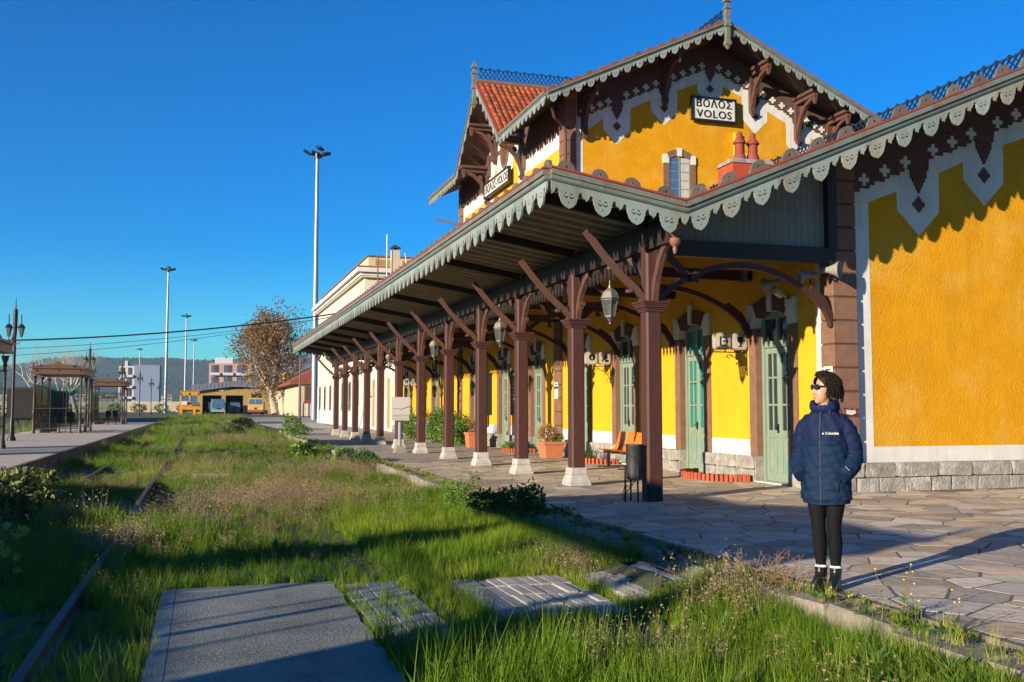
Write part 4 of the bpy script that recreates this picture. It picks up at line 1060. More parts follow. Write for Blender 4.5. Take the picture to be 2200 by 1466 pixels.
def scatter_nodes(coll):
    ng = bpy.data.node_groups.new('scatter', 'GeometryNodeTree')
    ng.interface.new_socket('Geometry', in_out='INPUT', socket_type='NodeSocketGeometry'); ng.interface.new_socket('Geometry', in_out='OUTPUT', socket_type='NodeSocketGeometry')
    N = ng.nodes.new; L = ng.links.new
    i, o = N('NodeGroupInput'), N('NodeGroupOutput')
    ci = N('GeometryNodeCollectionInfo'); ci.inputs['Collection'].default_value = coll; ci.inputs['Separate Children'].default_value = True; ci.inputs['Reset Children'].default_value = True
    ip = N('GeometryNodeInstanceOnPoints'); ip.inputs['Pick Instance'].default_value = True
    def att(n, ty):
        a = N('GeometryNodeInputNamedAttribute'); a.data_type = ty; a.inputs['Name'].default_value = n; return [q for q in a.outputs if q.enabled][0]
    L(i.outputs[0], ip.inputs['Points']); L(ci.outputs[0], ip.inputs['Instance']); L(att('idx','INT'), ip.inputs['Instance Index'])
    L(att('rot','FLOAT_VECTOR'), ip.inputs['Rotation']); L(att('scl','FLOAT'), ip.inputs['Scale']); L(ip.outputs[0], o.inputs[0])
    return ng
def scatter(name, pts, coll, n, label, cat):
    """pts rows: x y z scale hue"""
    a = np.array(pts, dtype=np.float32); me = bpy.data.meshes.new(name); me.vertices.add(len(a)); me.vertices.foreach_set('co', a[:,:3].ravel())
    def attr(nm, ty, data, key='value'): me.attributes.new(nm, ty, 'POINT').data.foreach_set(key, data)
    attr('idx','INT', rng.integers(0, n, len(a)).astype(np.int32)); attr('scl','FLOAT', a[:,3].copy()); attr('hue','FLOAT', a[:,4].copy())
    rot = np.zeros((len(a),3), np.float32); rot[:,2] = rng.uniform(0,6.28,len(a)); rot[:,0] = rng.normal(0,.12,len(a)); rot[:,1] = rng.normal(0,.12,len(a)); attr('rot','FLOAT_VECTOR', rot.ravel(), 'vector')
    o = ob(name, me); md = o.modifiers.new('scatter', 'NODES'); md.node_group = scatter_nodes(coll); tag(o, label, cat, kind='stuff'); return o
cg, cd, cw = collection('grass_source', gm), collection('dry_source', dm), collection('weed_source', wm)
def inside(x, y):
    if -.42 < x < 1.26 and y < 9.95: return True
    if 1.26 <= x < 1.9 and 7.2 < y < 9.8: return True
    if 2.2 < x < 3.45 and 7.6 < y < 9.6: return True
    if 3.55 < x < 4.3 and 8.0 < y < 9.4: return True
    if abs(x+1.02) < .04 or (abs(x-1.99) < .05 and 7.2 < y < 9.7): return True
    return False
def patch(x, y, k=0): return (math.sin(x*.9+y*.31+k)+math.sin(x*.37-y*.63+2*k+1)+math.sin(x*1.9+y*1.3+k*3)*.6)/2.6
pg, pdry, pw = [], [], []
DRYC = [(1.7,52,.9,160),(.9,18,.7,110),(1.6,19.5,.6,120),(2.6,24.5,.6,90),(3.6,9.6,.18,26),(-.95,13,.25,40),(.0,29,.7,80),(3.8,26,.4,60),(2.9,6.1,.3,14),(4.1,7.4,.2,22)]
def fill(n, ya, yb, s0):
    for _ in range(n):
        y = ya+(yb-ya)*U(0,1)**1.25; x = U(-4.0,4.34)
        if y < 6 and x < -2.6: continue
        if x < -.9*y*.5-2: continue
        if inside(x, y): continue
        q = patch(x, y); z = gz(x, y)-.01
        if patch(x, y, 7) < -.55+U(-.12,.12) and U(0,1) < .7 and not (x > 1.8 and 9 < y < 17): continue
        dryness = max(0, q)*.9
        sc = s0*U(.5,1.15)*max(.3, .85+.75*patch(x,y,5))
        if y < 7.6 and x > 2: sc *= 1.15; dryness = .45+.4*q
        if 9.9 < y < 16 and x < 4.3: dryness *= .55
        pv = U(0,1)
        if pv < .05+.30*max(0,patch(x,y,2)-.2) and y > 9: pdry.append((x,y,z,sc*U(.7,1.3),U(0,.6)))
        elif pv > .95-.15*max(0,patch(x,y,3)): pw.append((x,y,z,sc*U(.7,1.5),U(0,.65)))
        else: pg.append((x,y,z,sc,min(.72,max(0,.08+dryness*.5+U(-.16,.18)))))
fill(8500, 2.6, 10, .78); fill(13000, 9.5, 24, .8); fill(10000, 22, 60, .95); fill(4000, 55, 135, 1.5)
for _ in range(1500):  # taller grass against the kerb
    x, y = 4.38-abs(random.gauss(0,.45)), U(2.8,8.1)
    if not inside(x, y): pg.append((x,y,gz(x,y)-.01,U(.35,.85)*(1.25 if y < 5.8 else .8),min(.65,max(0,.35+.4*patch(x,y)+U(-.25,.25)))))
for _ in range(3600):  # lush bank between the panels and the kerb
    x, y = U(1.9,4.36), U(9.5,16.5)
    if not inside(x, y): pg.append((x,y,gz(x,y)-.01,U(.35,.85),min(.6,max(0,.12+.25*patch(x,y,1)+U(-.12,.15)))))
for _ in range(320):   # dark broad leaved weeds in the near corner
    x, y = 4.3-abs(random.gauss(0,.35)), U(3.4,5.4); pw.append((x,y,gz(x,y)+U(0,.06),U(.7,1.3),U(0,.5)))
for _ in range(900):   # weeds creeping over the kerb and between stones
    y = U(3,50); x = 4.36+abs(random.gauss(0,.16)); pw.append((x,y,-.01,U(.25,.6),U(.1,.6))) if U(0,1) < .5 else pg.append((x,y,-.01,U(.25,.55),U(.2,.65)))
for cx_, cy_, sd_, n_ in DRYC:   # patches of dead weeds
    for _ in range(n_):
        x, y = random.gauss(cx_, sd_), random.gauss(cy_, sd_*2.2)
        if -4 < x < 4.35 and not inside(x, y): pdry.append((x,y,gz(x,y)-.01,U(.6,1.25),U(0,.65)))
for _ in range(420):   # grass in the panel joints
    x, y = random.choice([(U(1.26,1.9),U(7.2,9.8)),(2.2+U(-.05,.05),U(7.6,9.6)),(U(2.2,3.45),9.55+U(-.06,.06)),(1.9+U(-.05,.25),U(7,9.8)),(U(3.5,4.3),8.0+U(-.08,.1))]); pg.append((x,y,-.28,U(.25,.6),U(.1,.6)))
for _ in range(420):   # grass leaning over the slab and panel edges
    x, y = random.choice([(-.36+U(-.06,.05),U(4,9.9)),(U(-.3,1.9),9.93+U(-.04,.08)),(1.265+U(-.03,.03),U(4.5,9.8)),(U(2.2,3.45),9.58+U(-.08,.06)),(2.19+U(-.06,.05),U(7.6,9.6)),(U(2.2,3.5),7.62+U(-.06,.06)),(3.45+U(-.04,.06),U(7.6,9.6))]); pg.append((x,y,-.30,U(.35,.8),U(.05,.6)))
for _ in range(300):  # far side of the island platform
    x, y = U(-16,-9.8), U(20,130); pg.append((x,y,gz(x,y),U(1,2),U(.1,.5)))
scatter('grass', pg, cg, len(gm), 'green and yellowing long grass overgrowing the tracks', 'grass')
scatter('dry_grass', pdry, cd, len(dm), 'feathery dry brown weeds scattered through the grass', 'weeds')
scatter('broadleaf_weeds', pw, cw, len(wm), 'low broad leaved green weeds among the grass and along the kerb', 'weeds')
AK = .8
# ================================================================ ISLAND PLATFORM AND SHELTERS
m_isl = M('island_concrete', (.60,.50,.385), (.48,.40,.31), .8, .85, .2, 8)
m_islf = M('stained_platform_edge', (.22,.185,.15), (.07,.06,.05), 2.5, .9, .4, 12, stretch=(1,2.5,.35), lo=.38, hi=.60)
mb = MB(); mb.box(-9.7,-4.22,-14,128,-.6,.055); isl = mb.build('island_platform', m_isl, None); tag(isl, 'long concrete island platform on the left of the tracks', 'platform', kind='structure')
mb = MB(); y = -14
while y < 128: mb.box(-4.225,-4.12,y+.01,y+2.0-.01,-.6,.062); y += 2.0
o = mb.build('platform_edge', m_islf, isl); o['kind'] = 'stuff'
AK = .68
m_sh = M('brown_shelter_metal', (.17,.085,.045), (.13,.065,.038), 4, .5, .1, 40)
m_shd = M('dark_brown_column', (.085,.05,.036), (.06,.038,.03), 6, .5)
def panemat(name, tint, gl=.12):
    m = bpy.data.materials.new(name); m.use_nodes = True; t = m.node_tree; t.nodes.remove(t.nodes['Principled BSDF'])
    a = nd(t,'ShaderNodeBsdfTransparent'); a.inputs[0].default_value = c4(tint); b = nd(t,'ShaderNodeBsdfGlossy'); b.inputs['Roughness'].default_value = .03
    f = nd(t,'ShaderNodeFresnel'); f.inputs[0].default_value = 1.5; ms = nd(t,'ShaderNodeMixShader'); t.links.new(f.outputs[0], ms.inputs[0]); t.links.new(a.outputs[0], ms.inputs[1]); t.links.new(b.outputs[0], ms.inputs[2])
    t.links.new(ms.outputs[0], t.nodes['Material Output'].inputs['Surface']); return m
m_pane = panemat('shelter_glass', (.80,.86,.87))
colprof = [(.11,0),(.11,.10),(.085,.16),(.075,.30),(.065,.32),(.065,1.05),(.09,1.08),(.09,1.14),(.05,1.22),(.05,2.75),(.075,2.80),(.055,2.86),(.10,3.0),(.13,3.12)]
LX, LY, RZ_ = 1.32, 6.0, 3.2       # roof half width, length, underside
def shelter(y0, label, detail=True):
    T = TR(-7.53, y0, .055); r = empty('platform_shelter', T.translation); tag(r, label, 'shelter', 'shelters on the island platform')
    rf = MB(); rf.box(-LX,LX,0,LY,RZ_,RZ_+.08); rf.box(-LX+.04,LX-.04,.04,LY-.04,RZ_+.08,RZ_+.30); rf.box(-LX-.06,LX+.06,-.06,LY+.06,RZ_+.30,RZ_+.38); rf.frus(0,LY/2,RZ_+.38,RZ_+.52,LX-.05,LY/2-.05,LX-.5,LY/2-.6)
    ro = rf.build('roof', m_sh, r, T)
    cr = MB()
    for y in (-.03, LY-.02): cr.prism([(-.75,RZ_+.38),(.75,RZ_+.38),(.72,RZ_+.45),(.55,RZ_+.47),(.5,RZ_+.53),(.2,RZ_+.55),(.12,RZ_+.66),(0,RZ_+.70),(-.12,RZ_+.66),(-.2,RZ_+.55),(-.5,RZ_+.53),(-.55,RZ_+.47),(-.72,RZ_+.45)], XZ, y, y+.05)
    for x in (-LX, LX-.05): cr.prism([(LY/2-1,RZ_+.38),(LY/2+1,RZ_+.38),(LY/2+.7,RZ_+.48),(LY/2+.25,RZ_+.55),(LY/2,RZ_+.68),(LY/2-.25,RZ_+.55),(LY/2-.7,RZ_+.48)], YZ, x, x+.05)
    for x in (-LX+.05, LX-.05):
        for y in (.05, LY-.05): cr.lathe([(.06,RZ_+.38),(.07,RZ_+.44),(.035,RZ_+.48),(.06,RZ_+.54),(.01,RZ_+.72)], 8, (x,y,0))
    cr.build('roof_cresting', m_sh, ro, T)
    bs = MB()
    for k in range(4):
        for x in (-LX-.0, LX): bs.lathe([(.03,-.012),(.03,.012)], 8, (x,.6+k*1.6,RZ_+.19), (1,0,0))
    for x in (-1.1,-.0,1.1): bs.lathe([(.035,-.05),(.035,.05)], 8, (x,0.04,RZ_+.19), (0,1,0))
    bs.build('rosettes', m_black, ro, T)
    cm = MB().lathe(colprof, 10).mesh('column', m_shd, True)
    cols = [(x, y) for x in (-1.2, 1.12) for y in (.35, LY/2, LY-.35)]
    for x, y in cols: ob('column', cm, r, T @ Matrix.Translation((x,y,0)))
    ar = MB()
    for x, y in cols:
        for s in (-1, 1):
            if 0 < y+s*.5 < LY: ar.path([(x,y+s*.06,2.7),(x,y+s*.14,2.95),(x,y+s*.40,3.16)], .03, .04, (1,0,0))
    ar.build('spandrels', m_shd, r, T)
    ml = MB()
    for z in (.25, 1.35, 2.62):
        ml.box(-1.22,-1.18,.35,LY-.35,z-.02,z+.02)
        for y in (.35, LY-.35): ml.box(-1.2,1.2,y-.018,y+.018,z-.02,z+.02)
    for i in range(1, 6): yy = .35+i*(LY-.7)/6; ml.box(-1.22,-1.18,yy-.015,yy+.015,.1,2.62)
    for y in (.35, LY-.35):
        for x in (-.4, .4): ml.box(x-.015,x+.015,y-.015,y+.015,.1,2.62)
    ml.build('glazing_bars', m_shd, r, T)
    pw = (LY-.7)/6
    pmsh = MB().box(-1.203,-1.197,.02,pw-.02,.27,2.6).mesh('pane', m_pane); pm2 = MB().box(.02,.78,-.003,.003,.27,2.6).mesh('pane', m_pane)
    for i in range(6): ob('pane', pmsh, r, T @ Matrix.Translation((0,.35+i*pw,0)))
    for y in (.35, LY-.35):
        for x in (-1.2,-.4,.4): ob('pane', pm2, r, T @ Matrix.Translation((x,y,0)))
    if detail:
        b = empty('shelter_bench', (-7.65-.6, y0+3, .055)); tag(b, 'slatted dark bench inside the ' + label.split(',')[0], 'bench', 'benches inside the shelters')
        for i in range(5): MB().box(-.95+.09*i,-.88+.09*i,1.5,4.2,.43,.46).build('slat', m_wood, b, T)
        for i in range(4): MB().box(-1.03,-1.0,1.5,4.2,.55+.1*i,.62+.1*i).build('slat', m_wood, b, T)
        for y in (1.6, 4.1): MB().box(-1.0,-.5,y,y+.05,0,.43).box(-1.06,-1.03,y,y+.05,0,.95).build('leg', m_iron, b, T)
        for i, x in enumerate((.05, .62)):
            bn = empty('litter_bin', (-7.65+x, y0+.75, .055)); tag(bn, 'round black litter bin, %s of the pair in the %s' % (('left','right')[i], label.split(',')[0]), 'bin', 'bins in the shelters')
            MB().lathe([(.17,.55),(.19,.58),(.20,1.12),(.205,1.15),(.17,1.15)], 14, (x,.75,0)).build('drum', m_black, bn, T, True); MB().tube([(x,.75,0),(x,.75,.6)], .035, 8).lathe([(.13,0),(.13,.03)], 10, (x,.75,0)).build('stand', m_iron, bn, T)
    return r
shelter(1.6, 'nearest glass shelter, left of the camera on the island platform', False)
shelter(31.5, 'brown glass shelter cut by the left picture edge, on the island platform', False)
shelter(58.8, 'middle brown glass shelter, with bins, on the island platform')
shelter(88.0, 'farthest brown glass shelter, on the island platform')
# lamp posts
lp_ = MB(); lp_.lathe([(.17,0),(.17,.10),(.11,.2),(.10,.85),(.075,.95),(.065,1.0),(.06,4.3),(.07,4.4),(.09,4.9),(.09,5.5),(.03,5.52),(.012,6.0)], 10)
for s in (-1, 1): lp_.tube([(0,0,4.15),(s*.14,0,4.05),(s*.23,0,4.2),(s*.24,0,4.35)], .02, 6)
lpm = lp_.mesh('pole', m_iron, True)
lh = MB()
for s in (-1, 1): lh.lathe([(.06,4.35),(.13,4.72),(.05,4.73)], 6, (s*.24,0,0))
lhm = lh.mesh('lantern', m_lfr)
lc = MB()
for s in (-1, 1): lc.lathe([(.155,4.72),(.15,4.75),(.09,4.85),(.02,4.9),(.02,5.3)], 6, (s*.24,0,0))
lcm = lc.mesh('lantern_caps', m_iron)
for k, (y, lab) in enumerate(((46,'tall black twin lantern post beside the nearest visible shelter'),(75,'black twin lantern post rising behind the middle shelter'),(104,'black twin lantern post behind the farthest shelter'),(133,'black twin lantern post, first one standing clear past the shelters'),(162,'small black lantern post on the far platform end, second past the shelters'),(191,'farthest tiny black lantern post on the platform end'))):
    z = max(.055, gz(-7.6, y)); T = TR(-7.6, y, z); r = empty('platform_lamp', T.translation); tag(r, lab, 'lamp post', 'lamp posts along the island platform')
    ob('pole', lpm, r, T); ob('lantern', lhm, r, T); ob('lantern_caps', lcm, r, T)
# wagons behind the island platform; the near four are unseen, added to cast shade
m_wag = M('dark_wagon_planks', (.026,.018,.015), (.018,.013,.011), 4, .8, .3, 30)
def wagon(y0, L, label):
    T = TR(-15.0, y0, -.25 if y0 < 5 else -.42); r = empty('freight_wagon', T.translation); tag(r, label, 'wagon', 'freight wagons behind the island platform')
    MB().box(-1.35,1.35,0,L,.95,3.40).build('body', m_wag, r, T); MB().prism([(-1.42,3.40),(1.42,3.40),(1.2,3.55),(.5,3.66),(-.5,3.66),(-1.2,3.55)], XZ, -.08, L+.08).build('roof', m_dark, r, T)
    n = int(L/.32); pk = MB().box(1.35,1.375,.02,.30,.98,3.37).mesh('plank', m_wag)
    for i in range(n): ob('plank', pk, r, T @ Matrix.Translation((0,i*.32+.05,0)))
    MB().box(-1.1,1.1,.2,L-.2,.75,.95).build('underframe', m_iron, r, T)
    wm_ = MB().lathe([(.10,-.07),(.45,-.06),(.45,.04),(.48,.05),(.48,.07),(.1,.07)], 18, (0,0,0), (1,0,0)).mesh('wheel', m_rust)
    for y in (1.6, L-1.6):
        for x in (-.72,.72): ob('wheel', wm_, r, T @ Matrix.Translation((x,y,.48)))
for y0, L, lab in ((-20.6,8.6,'dark planked freight wagon, unseen, added to shade the tracks, nearest of the row'),(-11.4,8.6,'dark planked freight wagon, unseen, added to shade the tracks, second of the row'),(-2.2,8.6,'dark planked freight wagon, unseen, added to shade the tracks, third of the row'),(7.0,8.6,'dark planked freight wagon, unseen, added to shade the tracks, fourth of the row'),(96,9,'dark planked freight wagon seen between the left shelter and the middle shelter'),(106,9,'dark freight wagon seen through the middle shelter, beyond the first one')):
    wagon(y0, L, lab)

# ================================================================ YARD, SHEDS, VEHICLES
Z2 = .40
m_cream = M('cream_render', (.66,.57,.40), (.58,.49,.33), 1.2, .85, .1, 20); m_creamw = M('pale_cream_render', (.74,.69,.58), (.66,.60,.48), 1, .85)
m_blued = M('faded_blue_dado', (.40,.50,.60), (.62,.60,.54), 2, .85, stretch=(1,1,.3)); m_och = M('ochre_shed_wall', (.46,.31,.10), (.38,.25,.08), 1.5, .85)
m_void = M('shed_shade_black', (.012,.011,.010), None, rough=.9); m_metal = M('blue_grey_sheet', (.22,.26,.31), (.17,.20,.24), 2, .5, metal=.2); m_galv = M('galvanised_steel', (.42,.44,.47), (.36,.38,.41), 3, .4, metal=.4)
# cream building after the canopy
r = empty('cream_building', (10.6,70,0)); tag(r, 'cream two storey building with white cornice behind the end of the canopy', 'building')
MB().box(10.6,24,69,98,0,10.5).build('wall', m_creamw, r); MB().box(10.58,10.6,69.6,97.4,1.2,10.4).build('render_panel', m_creamw, r)
mb = MB(); mb.box(10.0,24.6,68.4,98.6,10.85,11.15); mb.box(10.25,24.4,68.65,98.35,10.62,10.85); mb.build('cornice', m_white, r)
MB().box(10.35,24.4,68.7,98.3,10.5,10.62).build('cornice_bed', m_cream, r)
mb = MB(); mb.box(10.9,23.4,69.3,97.7,11.15,12.05); pr_ = mb.build('parapet', m_cream, r); MB().box(10.8,23.5,69.2,97.8,12.05,12.15).build('coping', m_quoin, pr_)
for i in range(3): MB().box(11.4+i*1.9,12.9+i*1.9,69.28,69.31,11.45,11.85).build('parapet_panel', m_och, pr_)
mb = MB(); mb.box(10.05,24.5,68.45,69.2,11.15,11.28); mb.build('tile_strip', m_tile, r)
chm = MB().box(12.0,12.55,66.2,66.75,5,12.1).build('chimney', m_cream, r); MB().frus(12.28,66.48,12.25,12.5,.36,.36,.02,.02).box(12.15,12.4,66.35,66.6,12.1,12.26).build('chimney_cap', m_rust, chm)
MB().box(10.9,24,56.2,69,0,5.4).build('wall', m_creamw, r); MB().prism([(10.7,5.4),(24.2,5.4),(17.5,8.0)], XZ, 56.1, 69).build('roof', m_tileflat, r)
MB().box(10.86,10.9,56.3,69,0,1.1).build('dado', m_blued, r); MB().box(10.56,10.6,69.0,98,0,1.6).build('dado', m_blued, r)
for y in (57.2,60.0,62.8,65.6,71,75,79,83,87,91,95):
    X0 = 10.86 if y < 69 else 10.56
    w_ = MB().box(X0-.02,X0+.05,y,y+1.1,1.2 if y > 69 else .05,3.4).build('window', m_cream if y < 69 else m_quoin, r); MB().box(X0-.04,X0-.02,y+.12,y+.98,1.35 if y > 69 else .2,3.25).build('pane', m_och if y < 66 else m_glassd, w_)
for i, y in enumerate((56.4,58.9,61.6,64.4,67.2)): MB().box(10.74,10.9,y,y+.5,0,5.2).build('pilaster', m_white, r)
def rodthing(name, label, cat, pts, rad, mat):
    o = MB().tube(pts, rad, 6).build(name, mat, None); tag(o, label, cat); return o
rodthing('antenna', 'tall thin white antenna mast left of the cream chimney', 'antenna', [(11.62,66,6),(11.62,66,13.1)], .035, m_galv)
rodthing('antenna', 'rusty antenna mast standing farthest left of the cream chimney', 'antenna', [(11.0,65.9,6),(11.0,65.9,11.6)], .05, m_rust)
rodthing('antenna', 'short aerial pole right of the cream chimney', 'antenna', [(12.95,66,6),(12.95,66,11.4),(12.85,66,11.9)], .04, m_galv)
# floodlight masts
def mast(x, y, h, z, label):
    T = TR(x, y, z); r = empty('floodlight_mast', T.translation); tag(r, label, 'mast', 'tall floodlight masts')
    MB().tube([(0,0,0),(0,0,h*.5),(0,0,h)], [.34,.27,.17], 12).build('pole', m_galv, r, T, True)
    a = MB(); a.beam((-1.0,0,h+.1),(1.0,0,h+.1),.10,.10); a.beam((0,-1.0,h+.1),(0,1.0,h+.1),.10,.10); a.lathe([(.3,h-.25),(.3,h+.3),(.15,h+.45)], 10); a.build('head_frame', m_iron, r, T)
    for k, (dx, dy, tl) in enumerate(((-1.15,0,.5),(1.0,.1,-.35),(.15,-1.1,.3),(.3,1.0,.2),(-.35,.2,.1))):
        MB().obox((dx,dy,h+.38+.25*(k==2)),(.75,.6,.28), Euler((.35,tl,.4*k)).to_matrix()).build('floodlight', m_iron, r, T)
mast(11.54,110,29.2,Z2-.4,'nearest tall grey floodlight mast rising behind the canopy end')
mast(-7.3,214,29,Z2,'tall floodlight mast above the yellow rail car'); mast(-5.4,322,29,Z2,'thinner floodlight mast right of the one above the rail car'); mast(-4.0,436,29,Z2,'thinnest floodlight mast, just left of the brown tree'); mast(-29.8,515,29.2,Z2,'small far floodlight mast in front of the white apartment block')
# cables across the yard
def cable(z0, z1, y, rad, sag, label):
    pts = [(-26+34.5*i/16, y, z0+(z1-z0)*i/16-sag*4*(i/16)*(1-i/16)) for i in range(17)]
    o = MB().tube(pts, rad, 5).build('overhead_cable', m_black, None); tag(o, label, 'cable', 'cables across the yard')
cable(5.3,7.25,60,.045,1.1,'thick black cable strung across the yard above the shelters'); cable(4.7,7.15,60.5,.014,1.15,'thin upper wire below the thick cable'); cable(4.1,7.2,61,.014,1.2,'lowest thin wire below the thick cable')
o = MB().tube([(8.65,95,-.2),(8.62,95,6.1)], [.14,.10], 8).build('wooden_pole', m_wood2, None); tag(o, 'brown wooden pole between the canopy end and the tree', 'pole')
# low yellow building with red roof
r = empty('low_yellow_building', (11.5,128,Z2)); tag(r, 'low cream building with red tiled roof right of the tree', 'building')
MB().box(11.3,20,126,168,Z2,4.6).build('wall', m_cream, r); MB().prism([(10.2,4.35),(20.8,4.35),(20.8,4.6),(15.6,7.6),(10.2,4.62)], XZ, 125.6,168.4).build('roof', m_tileflat, r)
for i in range(2): w_ = MB().box(12.0+i*1.9,13.4+i*1.9,125.93,126,2.3,4.2).build('window', m_quoin, r); MB().box(12.1+i*1.9,13.3+i*1.9,125.9,125.95,2.4,4.1).build('pane', m_brick, w_)
MB().box(11.9,15.6,125.94,126,2.0,2.28).build('red_sill', m_red, r)
for i in range(5): MB().box(11.6+i*.7,11.8+i*.7,125.9,126,Z2,2.0).build('pilaster', m_creamw, r)
# engine shed
r = empty('engine_shed', (5,176,Z2)); tag(r, 'ochre engine shed with two dark openings behind the tree', 'shed')
sh = MB()
for x0, x1, z0, z1 in ((-1.5,-.1,Z2,4.2),(2.95,3.62,Z2,4.2),(6.5,13.5,Z2,4.9),(-.1,2.95,3.55,4.3),(3.62,6.5,3.55,4.6)): sh.box(x0,x1,175,175.4,z0,z1)
sh.build('wall', m_och, r); MB().box(-1.5,13.5,184,196,Z2,4.1).build('interior', m_void, r); MB().box(-1.5,-1.3,175.4,184,Z2,4.1).build('side_wall', m_void, r)  # near-black box and side wall: interior shade put into their colour
MB().prism([(-1.9,4.1),(4.5,5.0),(13.8,4.8),(13.8,5.3),(8.2,6.3),(-1.9,5.25)], XZ, 174.3,196).build('roof', m_metal, r)
for i in range(13): MB().box(-1.4+i*.62,-1.36+i*.62,174.24,174.3,4.35+i*.09,5.1+i*.09).build('roof_rib', m_galv, r)
MB().box(7.8,9.4,174.9,175,1.6,3.9).build('window', m_dark, r); MB().box(7.95,9.25,174.86,174.9,1.75,3.75).build('pane', m_glassd, r)
# yellow rail service car
m_ry = M('rail_car_yellow', (.72,.33,.01), (.62,.27,.01), 3, .5, c3=(.25,.10,.03), s3=4, t3=.66, w3=.06)
T = TR(-1.7,140,.38); r = empty('rail_service_car', T.translation); tag(r, 'yellow rail service car with square cab on the far track', 'rail car')
b_ = MB(); b_.box(-1.35,1.35,0,3.8,.75,1.5); b_.box(-1.2,1.2,.25,3.2,1.5,1.8)
for x in (-1.2,-.05,1.1): b_.box(x-.06,x+.16,.25,.40,1.8,3.05)
b_.box(-1.2,1.2,.3,3.2,3.05,3.25); b_.box(-1.2,1.2,.25,.4,2.75,3.05); b_.box(-1.26,1.26,.2,3.3,3.25,3.33); b_.box(-1.2,-1.1,.4,3.2,1.8,3.05); b_.box(1.1,1.2,.4,3.2,1.8,3.05); b_.build('body', m_ry, r, T)
for x in (-.62,.52): MB().box(x-.44,x+.44,.3,.34,1.85,2.72).build('windscreen', m_glassb, r, T)
MB().box(-1.05,-.35,-.12,.2,1.45,1.95).build('headlamp_box', m_signw, r, T); MB().box(.25,1.15,-.15,.25,1.35,1.85).build('toolbox', M('blue_box', (.06,.12,.20), (.12,.16,.2), 3), r, T)
MB().box(-1.3,1.3,-.1,.1,.55,.8).build('buffer_beam', m_black, r, T)
for x in (-.85,.85):
    for y in (.6,3.0): MB().lathe([(.08,-.06),(.36,-.06),(.36,.06),(.08,.06)], 14, (x,y,.36), (1,0,0)).build('wheel', m_rust, r, T)
    MB().box(x-.42,x-.05,-.15,.0,.1,.9).build('step', m_ry, r, T)
# trucks
def truck(x, y, w, h, rz, cab, label, low=None):
    T = TR(x, y, Z2, rz); r = empty('truck', T.translation, 0); W[r.name] = T; r.matrix_basis = T; tag(r, label, 'truck', 'old trucks by the shed')
    m = M('truck_paint', cab, tuple(c*.8 for c in cab), 3, .5)
    MB().prism([(-w/2,.45),(w/2,.45),(w/2,h*.6),(w/2-.12,h),(-w/2+.12,h),(-w/2,h*.6)], XZ, 0, 1.8).build('cab', m, r, T)
    wn = MB().prism([(-w/2+.14,h*.62),(w/2-.14,h*.62),(w/2-.22,h*.92),(-w/2+.22,h*.92)], XZ, -.03, .01).build('windscreen', m_glassb, r, T)
    MB().box(-.03,.03,-.05,-.02,h*.6,h*.93).build('window_post', m, r, T)
    MB().box(-w/2,w/2,-.12,.02,.4,.75).build('bumper', M('bumper', low or (.45,.45,.45), None), r, T); MB().box(-w/2,w/2,1.9,5.5,.9,2.0).build('load_bed', m_dark, r, T)
    g_ = MB().prism([(-.25,h*.42),(.25,h*.42),(.12,h*.32),(-.12,h*.32)], XZ, -.04, 0).build('grille', m_black, r, T)
    for s in (-1, 1):
        MB().lathe([(.10,-.03),(.10,.03)], 10, (s*(w/2-.3),-.02,.9), (0,1,0)).build('headlight', m_signw, r, T)
        for yy in (.9, 4.2): MB().lathe([(.1,-.14),(.45,-.14),(.45,.14),(.1,.14)], 14, (s*(w/2-.2),yy,.45), (1,0,0)).build('wheel', m_black, r, T)
truck(2.45,171,2.1,2.5,.12,(.07,.22,.42),'blue truck parked in front of the first shed opening')
truck(5.1,177.5,2.0,2.1,0,(.30,.27,.25),'grey truck standing inside the second dark shed opening',(.5,.5,.5))
truck(7.8,160,2.35,2.6,-.1,(.62,.44,.10),'yellow truck cab with red bumper beside the tree trunk',(.35,.05,.06))
AK = .6
# ================================================================ TOWN AND HILLS
def aptblock(name, label, x0, x1, y0, y1, z1, wm_, sm_, floors, face):
    r = empty(name, (x0, y0, 0)); tag(r, label, 'building')
    MB().box(x0,x1,y0,y1,0,z1).build('wall', wm_, r); fh = (z1-1)/floors
    MB().box(x0+2,x1-(x1-x0)*.45,y0+1,y1-1,z1,z1+2).build('roof_hut', sm_, r)
    for f in range(floors):
        z = .8+f*fh
        for a, b in face:
            bl = MB().box(a,b,y0-1.2,y0,z,z+.9).build('balcony', sm_, r); wn = MB().box(a+.3,b-.3,y0-.06,y0,z+.9,z+fh-.4).build('window', m_brick, r); MB().box(a+.6,(a+b)/2-.1,y0-.1,y0-.06,z+.95,z+fh-.5).build('pane', m_glassb, wn)
    return r
m_bw = M('white_block', (.74,.75,.76), None); m_bb = M('blue_grey_gable', (.26,.34,.48), None); m_pk = M('pinkish_block', (.62,.43,.34), (.56,.38,.30), .3)
r = aptblock('apartment_block', 'white apartment block with stacked balconies and blank blue grey side wall', -30.4, -25.0, 400, 416, 17.2, m_bw, m_bw, 4, ((-30.2,-27.9),(-27.5,-25.4)))
MB().box(-24.95,-15.9,399.5,416,0,17.6).build('side_wall', m_bb, r)
aptblock('apartment_block', 'pinkish apartment block with white balconies behind the shed roof', 1.8, 15.5, 350, 365, 16.5, m_pk, m_bw, 4, ((2.2,5.2),(6.2,9.5),(10.5,14.5)))
aptblock('apartment_block', 'long low grey roofed block showing above the red tiled roof', 17.5, 31, 230, 245, 9.5, m_och, m_metal, 2, ((18,23),(24,29)))
o = MB().box(-60,6,262,262.4,Z2,3.0).build('boundary_wall', m_cream, None); tag(o, 'pale boundary wall at the far end of the yard', 'wall')
